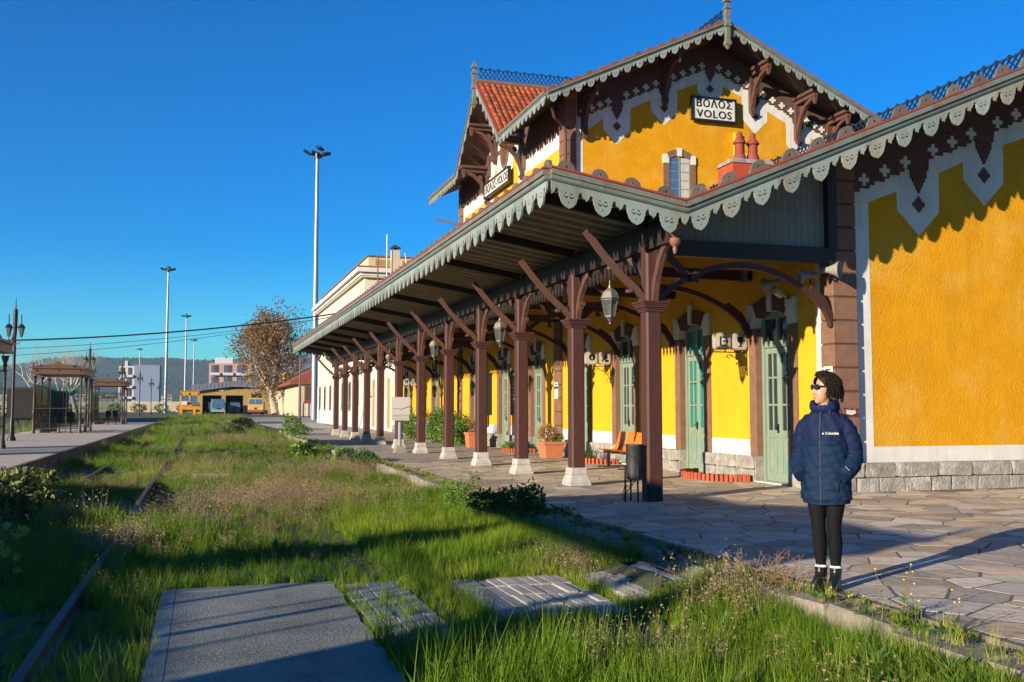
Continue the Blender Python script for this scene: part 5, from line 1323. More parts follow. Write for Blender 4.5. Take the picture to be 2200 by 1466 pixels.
hm = [M('house_a', (.60,.52,.44), None), M('house_b', (.48,.37,.30), None), M('house_c', (.66,.60,.54), None)]
for k in range(70):
    y = random.uniform(620, 1450); px = random.uniform(-.235,-.02) if k < 60 else random.uniform(-.02,.12)
    x = (px-.02)*y*.75; w = random.uniform(7,15); h = random.uniform(4,8.5); zb = -4+(y-600)*.020
    r = empty('town_house', (x, y, zb)); tag(r, 'small far house with %s walls and %s roof in the town below the hill' % (('sandy','brownish','cream')[k%3], ('flat','red tiled')[k%2]), 'house', 'far houses with %s walls and %s roof' % (('sandy','brownish','cream')[k%3], ('flat','red')[k%2]))
    MB().box(x-w/2,x+w/2,y,y+10,zb-3,zb+h).build('wall', hm[k%3], r)
    if k % 2: MB().prism([(x-w/2-.5,zb+h),(x+w/2+.5,zb+h),(x,zb+h+2.6)], XZ, y-.4, y+10.4).build('roof', m_tileflat, r)
    else: MB().box(x-w/2-.3,x+w/2+.3,y-.3,y+10.3,zb+h,zb+h+.5).build('roof', hm[2], r)
    for f in range(2): MB().box(x-w*.35,x-w*.05,y-.1,y,zb+1.2+f*h*.45,zb+2.8+f*h*.45).build('window', m_glassd, r); MB().box(x+w*.05,x+w*.35,y-.1,y,zb+1.2+f*h*.45,zb+2.8+f*h*.45).build('window', m_glassd, r)
AK = 1.0
# hills
m_hill = M('wooded_hill', (.018,.042,.026), (.034,.052,.036), .006, .95, .0, c3=(.10,.09,.06), s3=.012, t3=.62, w3=.06)
mb = MB(); nx, ny = 110, 14
rr = np.random.default_rng(3); ph = rr.uniform(0,6.28,12)
def ridge(x): return 118 + 12*math.sin(x*.0021+ph[0]) + 9*math.sin(x*.0047+ph[1]) + 5*math.sin(x*.011+ph[2]) + 2.5*math.sin(x*.027+ph[3]) + 1.2*math.sin(x*.07+ph[4])
for j in range(ny):
    t = j/(ny-1)
    for i in range(nx):
        x = -3600+6400*i/(nx-1); y = 1500+1300*t
        prof = (t/.78)**1.25 if t < .78 else 1-(t-.78)*.8
        mb.v.append((x, y, -6+ridge(x)*prof + 7*math.sin(x*.013+j*1.7)*t*(1-t)*3))
for j in range(ny-1):
    for i in range(nx-1): mb.f.append((j*nx+i, j*nx+i+1, (j+1)*nx+i+1, (j+1)*nx+i)); mb.mi.append(0)
o = mb.build('hills', m_hill, None, smooth=True); tag(o, 'long wooded hill range on the horizon', 'hills', kind='structure')
# far wood on the hill: crowns as one mass
hw = MB()
for k in range(12000):
    i = random.uniform(-1300, 900); t = random.uniform(.15,.80); x = i; y = 1500+1300*t
    z = -6+ridge(x)*((t/.78)**1.25 if t < .78 else 1-(t-.78)*.8)+7*math.sin(x*.013+t*13*1.7)*t*(1-t)*3
    s = random.uniform(2.2,4.5); a = random.uniform(0,6)
    hw.add([(x+s*math.cos(a+q*1.57),y+s*math.sin(a+q*1.57),z-3) for q in range(4)]+[(x+random.uniform(-2,2),y,z+s*random.uniform(.4,1))], [(0,1,4),(1,2,4),(2,3,4),(3,0,4)])
o = hw.build('hill_wood', M('hill_tree', (.014,.036,.016), None, isl=.35, rough=.95), None); tag(o, 'dense wood covering the far hillside', 'wood', kind='stuff')
# haze
mh = bpy.data.materials.new('haze'); mh.use_nodes = True; t = mh.node_tree; t.nodes.remove(t.nodes['Principled BSDF'])
pv = nd(t,'ShaderNodeVolumePrincipled'); pv.inputs['Color'].default_value = (.55,.76,1,1); pv.inputs['Density'].default_value = 1.1e-4; pv.inputs['Anisotropy'].default_value = .2
t.links.new(pv.outputs[0], t.nodes['Material Output'].inputs['Volume'])
o = MB().box(-4000,4000,-400,6500,-12,175).build('haze', mh, None); tag(o, 'thin blue air haze over the yard, town and hills', 'haze', kind='stuff')
AK = .8
# ================================================================ PLATFORM FURNITURE
m_orange = M('orange_plastic', (.80,.20,.012), (.74,.17,.01), 4, .35, spec=.5)
m_terra = M('terracotta', (.50,.17,.07), (.42,.14,.06), 6, .75, .2, 40)
m_brk = M('red_edging_brick', (.42,.09,.035), (.34,.07,.03), 8, .85, .3, 40, objrand=.2)
T = TR(9.45, 21.9, 0); r = empty('seat_bench', T.translation); tag(r, 'bench of three orange plastic seats in front of the third door', 'bench')
seat = MB(); prof = [(-.26,.44),(-.20,.415),(.10,.405),(.17,.42),(.22,.50),(.27,.66),(.30,.82),(.29,.85)]
rings = []
for x, z in prof:
    hw = .215 if z < .6 else .215-.05*(z-.6)/.25
    rings.append([(x, -hw, z+.015), (x-.012*(z<.5), -hw*.6, z), (x, 0, z-.006), (x-.012*(z<.5), hw*.6, z), (x, hw, z+.015), (x+.02, hw, z+.0), (x+.02, 0, z-.03), (x+.02, -hw, z+.0)])
seat.loft(rings); seatm = seat.mesh('seat', m_orange, True)
for i in range(3): ob('seat', seatm, r, T @ Matrix.Translation((0,(i-1)*.52,0)))
MB().box(-.06,.02,-.85,.85,.34,.385).build('rail', m_iron, r, T)
for y in (-.62,.62):
    MB().box(-.05,.01,y-.03,y+.03,.03,.34).build('leg', m_iron, r, T); MB().box(-.30,.26,y-.025,y+.025,0,.03).build('foot', m_iron, r, T)
# litter bin beside the first post
T = TR(6.27, 14.02, 0); r = empty('litter_bin', T.translation); tag(r, 'dark round litter bin on iron stand beside the nearest canopy post', 'bin')
m_bin = M('grey_black_bin', (.05,.052,.055), (.035,.036,.038), 12, .5, metal=.3)
MB().lathe([(.08,.33),(.118,.34),(.122,.40),(.126,.82),(.135,.84),(.135,.87),(.12,.87),(.11,.6)], 20, (.02,0,0)).build('drum', m_bin, r, T, True)
for x, y in ((-.13,.0),(.02,.13),(.02,-.13)):
    MB().tube([(x,y,0),(x,y,.55)], .014, 6).build('leg', m_iron, r, T)
f = MB()
for k in range(3):
    f.tube([(-.17+.02*k+.04*math.cos(i*.6)*(1-i/14), -.02, .12+.05*k+.04*math.sin(i*.6)*(1-i/14)) for i in range(12)], .006, 5)
f.tube([(-.17,0,.05),(-.05,.0,.22),(.02,-.05,.33)], .008, 5); f.tube([(.02+.129*math.cos(a), .129*math.sin(a), .66-.05*math.sin(a*3)) for a in [i*.3 for i in range(22)]], .006, 5)
f.build('scrollwork', m_iron, r, T)
# electrical cabinet on a pole
T = TR(6.05, 31.7, 0); r = empty('electrical_cabinet', T.translation); tag(r, 'grey electrical cabinet on a short pole among the canopy posts', 'cabinet')
MB().box(-.28,.28,-.13,.13,1.02,1.75).build('cabinet_box', M('cabinet_grey', (.50,.47,.42), (.44,.41,.37), 4, .6), r, T); MB().box(-.29,.29,-.15,-.13,1.20,1.77).build('door', M('cabinet_door', (.56,.53,.48), None, rough=.55), r, T)
MB().tube([(0,0,.15),(0,0,1.02)], .06, 10).build('pole', m_galv, r, T); MB().frus(0,0,0,.22,.20,.20,.11,.11).build('footing', m_kerb, r, T)
MB().tube([(-.27,-.155,1.42),(0,-.158,1.38),(.28,-.155,1.47)], .006, 5).build('wire', m_black, r, T)

AK = 1.0
# ================================================================ PLANTS
def simpleleaf(name, ca, cb, isl=.35, trans=.25):
    m = M(name, ca, cb, 2.5, .6, isl=isl, spec=.25); t = m.node_tree; p = t.nodes['Principled BSDF']; tr = nd(t,'ShaderNodeBsdfTranslucent'); tr.inputs['Color'].default_value = c4([(a+b)/2 for a, b in zip(ca, cb)])
    ms = nd(t,'ShaderNodeMixShader'); ms.inputs[0].default_value = trans; t.links.new(p.outputs[0], ms.inputs[1]); t.links.new(tr.outputs[0], ms.inputs[2]); t.links.new(ms.outputs[0], t.nodes['Material Output'].inputs['Surface']); return m
m_lgreen = simpleleaf('bush_leaf', (.07,.15,.022), (.12,.19,.03)); m_ldark = simpleleaf('dark_shrub_leaf', (.03,.075,.015), (.055,.11,.02)); m_lolive = simpleleaf('olive_leaf', (.17,.19,.06), (.11,.14,.04)); m_lyel = simpleleaf('yellowing_leaf', (.22,.24,.03), (.14,.19,.025)); m_ldry = simpleleaf('dry_leaf', (.36,.21,.07), (.27,.14,.05))
m_laut = simpleleaf('autumn_leaf', (.22,.125,.048), (.16,.10,.05), .5); m_bark = M('pale_bark', (.42,.36,.29), (.27,.22,.17), 3, .9, .4, 20); m_stem = M('brown_stem', (.12,.08,.045), None)
def rnd_dir():
    while True:
        v = Vector((U(-1,1), U(-1,1), U(-1,1)))
        if .05 < v.length < 1: return v.normalized()
def leafcloud(mb, c, rad, n, L, w, shell=.55):
    for _ in range(n):
        d = rnd_dir(); k = (shell+(1-shell)*U(0,1))*U(.75,1.06); p = Vector(c)+Vector((d.x*rad[0],d.y*rad[1],d.z*rad[2]))*k
        leafshape(mb, p, (d+rnd_dir()*.9), rnd_dir()+Vector((0,0,.8)), L*U(.6,1.2), w*U(.6,1.2))
def shrub(name, label, base, blobs, n, L, w, mat, stems=7, cat='shrub', group=None):
    r = empty(name, base); tag(r, label, cat, group); mb = MB(); sb = MB(); b = Vector(base)
    tot = sum(q[3]*q[4]*q[5] for q in blobs)
    for x, y, z, a, bb, cc in blobs:
        leafcloud(mb, b+Vector((x,y,z)), (a,bb,cc), int(n*(a*bb*cc)/tot)+8, L, w)
        for _ in range(max(2, stems//len(blobs))):
            d = rnd_dir(); e = b+Vector((x+d.x*a*.7, y+d.y*bb*.7, z+abs(d.z)*cc*.7)); sb.tube([b+Vector((x*.4+U(-.03,.03), y*.4+U(-.03,.03), 0)), (b*1+e)/2+Vector((U(-.05,.05),U(-.05,.05),.03)), e], [.012,.009,.004], 5)
    fo = raw(mb, 'foliage', mat); ob('foliage', fo, r); sb.build('stems', m_stem, r); return r
shrub('leafy_bush', 'large round green bush between the canopy posts by the wall', (9.25,37.6,0), [(0,0,.65,.65,1.1,.68),(-.1,1.5,.75,.65,1.2,.75),(.1,-.9,.5,.5,.7,.5),(0,2.6,.6,.55,.7,.6)], 5200, .11, .07, m_lgreen, 14, 'bush')
shrub('leafy_bush', 'smaller loose green bush left of the large round bush', (9.2,45.4,0), [(0,0,.6,.5,.9,.6),(0,1.0,.9,.4,.6,.8),(-.1,-.8,.4,.4,.6,.4)], 2000, .12, .07, m_lgreen, 8, 'bush')
def planter(x, y, w, h, label):
    T = TR(x, y, 0); r = empty('terracotta_planter', T.translation); tag(r, label, 'planter', 'terracotta planters on the platform')
    MB().frus(0,0,.0,h-.07,w*.42,w*.42,w*.48,w*.48).build('trough', m_terra, r, T, bevel=.01); rm_ = MB()
    for a, b, c, d in ((-w*.53,w*.53,-w*.53,-w*.44),(-w*.53,w*.53,w*.44,w*.53)): rm_.box(a,b,c,d,h-.08,h)
    for a, b in ((-w*.53,-w*.44),(w*.44,w*.53)): rm_.box(a,b,-w*.44,w*.44,h-.079,h-.001)
    rm_.build('rim', m_terra, r, T); MB().box(-w*.44,w*.44,-w*.44,w*.44,h-.1,h-.03).build('soil', m_earth, r, T)
planter(9.5, 26.9, .62, .47, 'square terracotta planter with a dried shrub, nearest of the two'); planter(9.35, 34.8, .58, .55, 'terracotta planter with a withered plant beside the large bush')
shrub('dried_shrub', 'round dried orange brown shrub in the nearest terracotta planter', (9.47,26.9,.44), [(-.08,0,.27,.33,.33,.28),(.22,.05,.12,.15,.2,.14)], 1900, .045, .03, m_ldry, 10)
shrub('withered_plant', 'withered brown plant in the farther terracotta planter', (9.35,34.8,.52), [(0,0,.3,.32,.32,.3)], 420, .06, .03, m_ldry, 14)
shrub('potted_greenery', 'small green sprig beside the dried shrub', (9.72,26.8,.44), [(0,0,.13,.13,.13,.13)], 200, .06, .03, m_lgreen, 4)
def flowerbed(cx, cy, a, b, n, label, half=True):
    r = empty('brick_flowerbed', (cx, cy, 0)); tag(r, label, 'flowerbed', 'brick edged flowerbeds along the wall')
    me = MB().box(-.035,.035,-.05,.05,-.05,.135).mesh('brick', m_brk, bevel=.006)
    for i in range(n):
        t_ = R(-88+176*i/(n-1)); x, y = cx-a*math.cos(t_), cy+b*math.sin(t_)
        tang = math.atan2(b*math.cos(t_), a*math.sin(t_))
        ob('brick', me, r, TR(x, y, U(-.01,.012), tang+U(-.06,.06)) )
    so_ = MB(); so_.prism([(cx-a*.97*math.cos(R(-88+176*i/12)), cy+b*.97*math.sin(R(-88+176*i/12))) for i in range(13)], XY, -.02, .05); so_.build('soil', m_earth, r)
flowerbed(10.1, 18.2, .72, 1.05, 30, 'brick edged empty flowerbed between the first two doors'); flowerbed(10.1, 31.0, .75, .8, 24, 'brick edged flowerbed with low green plants beyond the dried shrub'); flowerbed(10.1, 24.3, .75, .8, 24, 'brick edged flowerbed behind the orange seats')
shrub('bedding_plants', 'low green bedding plants in the far brick flowerbed', (9.7,31.0,.05), [(-.1,-.3,.14,.3,.3,.2),(-.1,.3,.12,.3,.3,.18),(.15,0,.15,.2,.4,.2)], 900, .07, .045, m_lgreen, 6)
r = empty('strap_leaf_plant', (9.65,24.3,.05)); tag(r, 'clump of long strap leaves beside the orange seats', 'plant'); mb = MB()
for _ in range(70): blade(mb, U(-.15,.15), U(-.3,.3), U(.35,.6), .022, U(0,6.28), U(.05,.7), U(.3,1.2), 4)
ob('foliage', raw(mb, 'foliage', m_ldark), r, Matrix.Translation((9.65,24.3,.05)))
shrub('leafy_shrub', 'dark green leafy shrub growing over the kerb at the platform corner', (4.25,13.6,-.15), [(0,0,.22,.32,.42,.24),(.08,-.5,.26,.22,.28,.30),(-.25,.5,.18,.3,.45,.2),(.35,-.9,.12,.25,.2,.13)], 2600, .075, .035, m_ldark, 12)
shrub('leafy_shrub', 'tall thin green shrub left of the dark leafy shrub', (4.1,15.2,-.2), [(0,0,.35,.13,.14,.32),(-.2,.3,.2,.25,.4,.2)], 900, .06, .03, m_lgreen, 8)
shrub('leafy_shrub', 'sunlit olive leaved bush below the island platform at the left edge', (-2.75,16.4,-.3), [(0,0,.55,.45,.5,.28),(.45,.1,.58,.30,.4,.24),(-.5,.2,.50,.3,.4,.22),(.55,-.3,.40,.2,.2,.14),(0,0,.2,.4,.4,.2)], 1500, .10, .075, m_lolive, 14)
shrub('leafy_sapling', 'few yellow green leaves of a sapling in the dark left corner', (-1.75,10.6,-.3), [(0,0,.50,.14,.14,.14),(-.1,0,.25,.25,.25,.14)], 46, .12, .085, m_lyel, 5)
shrub('leafy_weed', 'upright green weed at the far platform edge', (4.6,55,-.1), [(0,0,.6,.55,.7,.65),(.3,-1.5,.35,.6,.7,.35)], 1300, .14, .08, m_lgreen, 10)
shrub('leafy_weed', 'pale broad leaved weed in the grass below the far posts', (3.4,35.5,-.25), [(0,0,.2,.4,.5,.25)], 240, .2, .14, m_lgreen, 6)
shrub('leafy_weed', 'low dark green weeds spilling over the kerb between the canopy posts', (4.2,27,-.2), [(0,0,.22,.35,1.4,.25),(0,3.5,.18,.35,1.2,.22)], 2200, .09, .05, m_ldark, 10)
shrub('leafy_weed', 'pale thistle like weed in front of the trucks', (2.6,70,-.1), [(0,0,.4,.8,.9,.4),(-.9,1,.3,.6,.8,.35)], 700, .25, .12, m_lolive, 6)
def flowerweed(x, y, z, n, h, label):
    r = empty('flowering_weed', (x,y,z)); tag(r, label, 'weed', 'yellow flowered weeds on the kerb'); s = MB(); l = MB(); fl = MB()
    for _ in range(n):
        a = Vector((x+U(-.12,.12), y+U(-.12,.12), z)); e = a+Vector((U(-.12,.12),U(-.12,.12),h*U(.5,1)))
        m_ = (a+e)/2+Vector((U(-.03,.03),U(-.03,.03),0)); s.tube([a,m_,e], [.004,.003,.002], 4)
        for _ in range(5): leafshape(l, a+(e-a)*U(.05,.6), rnd_dir()+Vector((0,0,.3)), Vector((0,0,1)), U(.03,.07), U(.01,.025))
        fl.lathe([(.002,0),(.007,.006),(.008,.011),(.003,.012)], 7, e)
    s.build('stems', m_stem, r); ob('foliage', raw(l,'foliage',m_lgreen), r); fl.build('flowers', M('yellow_petal', (.70,.48,.01), None), r)
for x, y, n, h, lab in ((4.62,5.75,7,.42,'tall yellow flowered weed on the kerb right of the person'),(4.5,5.25,5,.30,'small yellow flowered weed near the right picture edge'),(4.42,6.35,4,.12,'low yellow flowered weed at the feet of the person')):
    flowerweed(x, y, -.02, n, h, lab)
r = empty('dry_weed', (4.5,7.25,-.02)); tag(r, 'thin dry brown weed on the kerb in front of the shoes', 'weed'); s = MB()
for _ in range(40):
    a = Vector((4.45+U(-.2,.25), 7.2+U(-.3,.3), -.02)); e = a+Vector((U(-.2,.2),U(-.2,.2),U(.08,.3))); s.tube([a,(a+e)/2+Vector((U(-.04,.04),U(-.04,.04),.02)),e], [.0025,.002,.001], 4)
    for _ in range(3): q = a+(e-a)*U(.4,1); s.tube([q, q+rnd_dir()*.06], [.0015,.001], 4)
s.build('stems', M('dry_twig', (.22,.12,.06), None), r)

# ---------------------------------------------------------------- trees
def branch(mb, tips, p, d, L, r, depth, spread, up=.25):
    n = 4; pts = [p]; rad = [r]; q = p.copy(); dd = d.copy()
    for i in range(n):
        dd = (dd + rnd_dir()*.16 + Vector((0,0,up*.12))).normalized(); q = q+dd*L/n; pts.append(q.copy()); rad.append(r*(1-.45*(i+1)/n))
    mb.tube(pts, rad, 7 if depth > 2 else 5, cap=False)
    tips.append((q, depth))
    if depth == 0: return
    k = 3 if depth > 1 else 3
    for i in range(k):
        nd_ = (dd + rnd_dir()*spread + Vector((0,0,up))).normalized(); at = pts[-1] if i < 2 else pts[2]
        branch(mb, tips, at, nd_, L*random.uniform(.62,.82), rad[-1]*random.uniform(.6,.8), depth-1, spread, up)
def tree(name, label, base, h, depth, leaves, mat, spread=.75, trunk=.45, leafL=.35):
    r = empty(name, base); tag(r, label, 'tree'); b = Vector(base); mb = MB(); tips = []
    mb.tube([b, b+Vector((-.35,0,h*.10)), b+Vector((-.8,0,h*.2))], [trunk*1.25,trunk,trunk*.85], 10); p0 = b+Vector((-.8,0,h*.2))
    for i in range(4): branch(mb, tips, p0, (Vector((math.cos(i*1.6+.3)*.55, math.sin(i*1.6+.3)*.55, 1))).normalized(), h*.235, trunk*.6, depth, spread)
    mb.build('trunk', m_bark, r, smooth=True)
    if leaves:
        lm = MB(); tp = [t_ for t_, d_ in tips if d_ <= 2]
        for _ in range(leaves):
            c = random.choice(tp)+rnd_dir()*U(0,h*.075); leafshape(lm, c, rnd_dir(), rnd_dir(), leafL*U(.6,1.3), leafL*.8*U(.6,1.2))
        for _ in range(int(leaves*.9)):   # lower skirt of dense orange leaves
            d_ = rnd_dir()*U(0,1)**.4; zz_ = .52+.40*d_.z; c = b+Vector((-.6+d_.x*h*(.30 if d_.z < .2 else .30-.14*d_.z), d_.y*h*.30, h*zz_)); leafshape(lm, c, rnd_dir(), rnd_dir(), leafL*U(.6,1.3), leafL*.8*U(.6,1.2))
        ob('crown', raw(lm, 'crown', mat), r)
    return r
tree('plane_tree', 'tall plane tree with sparse brown autumn leaves in front of the shed', (10.2,150,Z2), 16.8, 5, 8500, m_laut, .62, .5, .30)
for x, y, h, lab in ((-28.6,200,17,'bare pale tree above the middle shelter, left one'),(-22.6,202,16.5,'bare pale tree above the middle shelter, right one'),(-26,215,15,'bare thin tree between the two pale bare trees')): tree('bare_tree', lab, (x,y,Z2), h, 5, 0, None, .8, .42)
for k in range(9):
    x, y = -46+k*5.2, 255+U(-3,3); shrub('yard_bush', 'round green bush along the far boundary wall', (x,y,Z2), [(0,0,1.0,2.0,1.2,1.1)], 260, .5, .35, m_lgreen if k % 2 else m_ldark, 3, 'bush', 'bushes along the boundary wall')
AK = .75
# ================================================================ PERSON
PP = Matrix.Translation((4.74, 6.87, .0)) @ Matrix.Rotation(-.90, 4, 'Z') @ Matrix.Diagonal((.94,.94,1,1))
per = empty('person', PP.translation); W[per.name] = PP; per.matrix_basis = PP
tag(per, 'person in dark blue puffer jacket, black leggings and sunglasses standing on the kerb', 'person')
m_skin = M('skin', (.56,.31,.20), (.50,.26,.165), 12, .5, spec=.35); m_legg = M('black_leggings', (.006,.006,.007), (.009,.009,.010), 30, .8, spec=.12)
m_boot = M('black_leather', (.010,.009,.009), (.016,.014,.013), 14, .32, .15, 50, spec=.5); m_sock = M('white_lace', (.75,.72,.68), None, rough=.9)
m_navy = M('navy_nylon', (.010,.020,.066), (.008,.016,.052), 8, .7, .12, 60, spec=.1); m_tealn = M('petrol_blue_nylon', (.0085,.026,.064), (.0065,.021,.053), 8, .7, .15, 60, spec=.1)
m_hair = M('dark_brown_hair', (.010,.0065,.005), (.020,.012,.008), 30, .6, spec=.22); m_lip = M('lip', (.46,.19,.14), None, rough=.4); m_lens = glass('sunglass_lens', (.012,.02,.035), .03)
def ell(cx, cy, z, a, b, n=24, p=2.0, back=1.0):
    o = []
    for k in range(n):
        t_ = 2*math.pi*k/n; c, s = math.cos(t_), math.sin(t_); e = 2/p
        o.append((cx+a*math.copysign(abs(c)**e, c), cy+b*math.copysign(abs(s)**e, s)*(back if s > 0 else 1), z))
    return o
def limb(mb, pts, rad, n=14):
    mb.tube(pts, rad, n)
def sphere(mb, c, r, n=14, m=10, rot=None):
    c = Vector(c); rings = []
    for j in range(1, m):
        th = math.pi*j/m
        rings.append([c+(rot or Matrix.Identity(3)) @ Vector((r[0]*math.sin(th)*math.cos(2*math.pi*k/n), r[1]*math.sin(th)*math.sin(2*math.pi*k/n), -r[2]*math.cos(th))) for k in range(n)])
    mb.loft(rings)
HY = -.74                                     # head turned to her right
HR = Matrix.Rotation(HY, 3, 'Z'); HC = Vector((0, -.015, 1.565))
hp = lambda x, y, z: tuple(HC + HR @ Vector((x, y, z)))
bd_ = MB()
bd_.loft([ell(0,.0,z,a,b) for z, a, b in ((.80,.15,.105),(.90,.165,.115),(1.0,.145,.10),(1.1,.14,.10),(1.25,.15,.095),(1.33,.14,.085),(1.39,.09,.07),(1.43,.065,.065))])
bd_.loft([ell(0,.012-.02*t_,1.40+.10*t_,.052-.004*t_,.055-.004*t_) for t_ in (0,.33,.66,1)])
for s in (-1, 1):
    limb(bd_, [(s*.080,.005,.90),(s*.078,-.005,.74),(s*.066,-.02,.50),(s*.064,-.002,.36),(s*.062,.01,.20),(s*.062,.012,.08)], [.078,.070,.046,.046,.032,.030])
    limb(bd_, [(s*.10,.0,1.31),(s*.203,.025,1.19),(s*.222,.045,1.07),(s*.220,.0,.985),(s*.195,-.065,.925),(s*.165,-.085,.895)], [.036,.038,.036,.032,.028,.024])
    sphere(bd_, (s*.145,-.09,.895), (.026,.022,.042)); 
    for q in range(4): limb(bd_, [(s*(.125+.012*q),-.095,.86),(s*(.12+.012*q),-.095,.82+.006*abs(q-1.5))], [.009,.007], 8)
    limb(bd_, [(s*.125,-.10,.895),(s*.10,-.10,.865)], [.010,.008], 8)
    limb(bd_, [(s*.062,.03,.05),(s*.070,-.13,.03)], [.04,.03], 10)
# head: skull, jaw, nose, lips, ears
sphere(bd_, hp(0,.012,.033), (.071,.090,.095)); sphere(bd_, hp(0,-.022,-.03), (.060,.070,.085)); sphere(bd_, hp(0,-.058,-.088), (.026,.026,.024))
bd_.loft([[hp(*q) for q in ((-w,-.072-d,z),(0,-.078-d*1.35,z),(w,-.072-d,z),(w*.7,-.06,z),(0,-.05,z),(-w*.7,-.06,z))] for z, w, d in ((.028,.010,.008),(.0,.011,.016),(-.018,.015,.024),(-.028,.018,.020),(-.034,.010,.006))])
sphere(bd_, hp(0,-.084,-.052), (.022,.010,.007)); sphere(bd_, hp(0,-.083,-.063), (.019,.010,.007))
for s in (-1, 1): sphere(bd_, hp(s*.072,.015,-.005), (.008,.016,.028)); sphere(bd_, hp(s*.038,-.052,-.028), (.020,.020,.026)); sphere(bd_, hp(s*.032,-.078,.035), (.024,.012,.010))
me = bd_.mesh('body', m_skin)
tmp = bpy.data.objects.new('tmp', me); C.objects.link(tmp); rm = tmp.modifiers.new('r','REMESH'); rm.mode = 'VOXEL'; rm.voxel_size = .0055; sm_ = tmp.modifiers.new('s','SMOOTH'); sm_.iterations = 4; sm_.factor = .5
bpy.context.view_layer.update(); bm_ = bpy.data.meshes.new_from_object(tmp.evaluated_get(bpy.context.evaluated_depsgraph_get())); bpy.data.objects.remove(tmp)
bm_.materials.clear(); bm_.materials.append(m_skin); bm_.materials.append(m_lip); bm_.name = 'body'
lipc = [Vector(hp(0,-.09,-.0575))]
for p in bm_.polygons:
    p.use_smooth = True
    d_ = HR.inverted() @ (p.center-HC)
    if abs(d_.z+.0575) < .0085-.25*abs(d_.x) and abs(d_.x) < .020 and d_.y < -.072: p.material_index = 1
ob('body', bm_, per, PP)
# leggings
lg = MB()
for s in (-1, 1):
    rings = []
    for z, cx, cy, rr in ((.86,.080,.005,.100),(.78,.080,.0,.097),(.70,.078,-.006,.089),(.60,.072,-.014,.076),(.53,.067,-.020,.065),(.49,.065,-.020,.0615),(.45,.064,-.014,.060),(.40,.064,-.004,.063),(.34,.064,.004,.0625),(.26,.063,.010,.053),(.19,.062,.012,.044),(.15,.062,.012,.043)):
        rings.append([(s*cx+rr*(.93+.012*math.sin(k*2.1+z*60))*math.cos(2*math.pi*k/20), cy+rr*(1.0+.012*math.sin(k*1.3+z*75))*math.sin(2*math.pi*k/20), z) for k in range(20)])
    lg.loft(rings)
lg.build('leggings', m_legg, per, PP, True)
# boots and lace socks
for s in (-1, 1):
    bt = MB(); yaw = s*.12
    def foot(z, y0, y1, w, n=18): return [(s*.062+w*math.cos(2*math.pi*k/n)+yaw*(-((y0+y1)/2+(y1-y0)/2*math.sin(2*math.pi*k/n)))*.5, (y0+y1)/2+(y1-y0)/2*math.sin(2*math.pi*k/n), z) for k in range(n)]
    bt.loft([foot(.0,-.175,.085,.047),foot(.02,-.18,.088,.050),foot(.045,-.175,.086,.049),foot(.07,-.14,.082,.047),foot(.095,-.075,.078,.046),foot(.13,-.048,.075,.047),foot(.165,-.046,.078,.052),foot(.168,-.04,.07,.046)])
    bo = bt.build('boot', m_boot, per, PP, True)
    MB().loft([foot(.0,-.182,.092,.052),foot(.018,-.182,.092,.052)]).build('sole', m_black, bo, PP)
    for q in range(4): MB().tube([(s*.062-.025+yaw*.03,-.075+.012*q-.0,.085+.02*q),(s*.062,-.092+.014*q,.092+.02*q),(s*.062+.025+yaw*.03,-.075+.012*q,.085+.02*q)], .004, 5).build('lace', m_black, bo, PP)
    sk = MB(); sk.loft([[(s*.062+r_*math.cos(2*math.pi*k/28), .013+r_*math.sin(2*math.pi*k/28), z+.004*math.sin(k*2.3)) for k in range(28)] for z, r_ in ((.158,.046),(.166,.052),(.174,.050),(.182,.045))]); sk.build('sock', m_sock, per, PP, True)
# jacket body with quilted puffs
NA = 96
def jring(z, layer):
    tz = (z-.66)/(1.40-.66)
    prof = [(0,.198,.146),(.04,.204,.152),(.25,.200,.154),(.45,.192,.150),(.68,.190,.145),(.82,.192,.130),(.88,.182,.118),(.94,.150,.100),(1.0,.100,.086)]
    for (t0,a0,b0),(t1,a1,b1) in zip(prof[:-1], prof[1:]):
        if t0 <= tz <= t1+1e-6: k = (tz-t0)/(t1-t0); a, b = a0+(a1-a0)*k, b0+(b1-b0)*k
    o = []
    rowh = .088; row = int((z-.685)/rowh) if z > .685 else 0; fz = ((z-.685)/rowh) % 1
    for k in range(NA):
        t_ = 2*math.pi*k/NA; x, y = math.cos(t_), math.sin(t_)
        d_ = 0
        if .685 <= z < 1.165:
            cell = (k/NA*13 + .5*(row % 2)) % 1
            d_ = .0085*math.sin(math.pi*fz)**.4 - .004*math.exp(-((cell-.5)/.05)**2)*(1 if .15 < fz < .6 else .1) + .0022*math.sin(k*.9+z*40)+.002*math.sin(k*.37-z*90)
        elif z < .685: d_ = .003*math.sin(k*.8)
        else: d_ = .004*math.sin(k*.7+z*25)+.003*math.sin(k*.31-z*50)
        if z < .70: d_ -= .006
        # zip line pressed in at the front (y negative)
        if y < 0 and abs(x) < .07: d_ -= .008*(1-abs(x)/.07)
        o.append(((a+d_)*x*(1 if abs(x) < 2 else 1), (b+d_)*y-.005, z+(.012*abs(x) if z < .70 else 0)))
    return o
jk = MB(); zs = list(np.arange(.66,1.4001,.0075)); rings = [jring(min(z,1.4), 0) for z in zs]
n0 = NA
for i in range(len(rings)-1):
    pass
jk.loft(rings, cap=False)
for i in range(len(jk.f)):
    ring_i = i//NA; k = i % NA; t_ = 2*math.pi*k/NA; z = zs[ring_i]
    jk.mi[i] = 0 if z > 1.165-.03*abs(math.cos(t_)) else 1
jb = jk.build('jacket', [m_navy, m_tealn], per, PP, True)
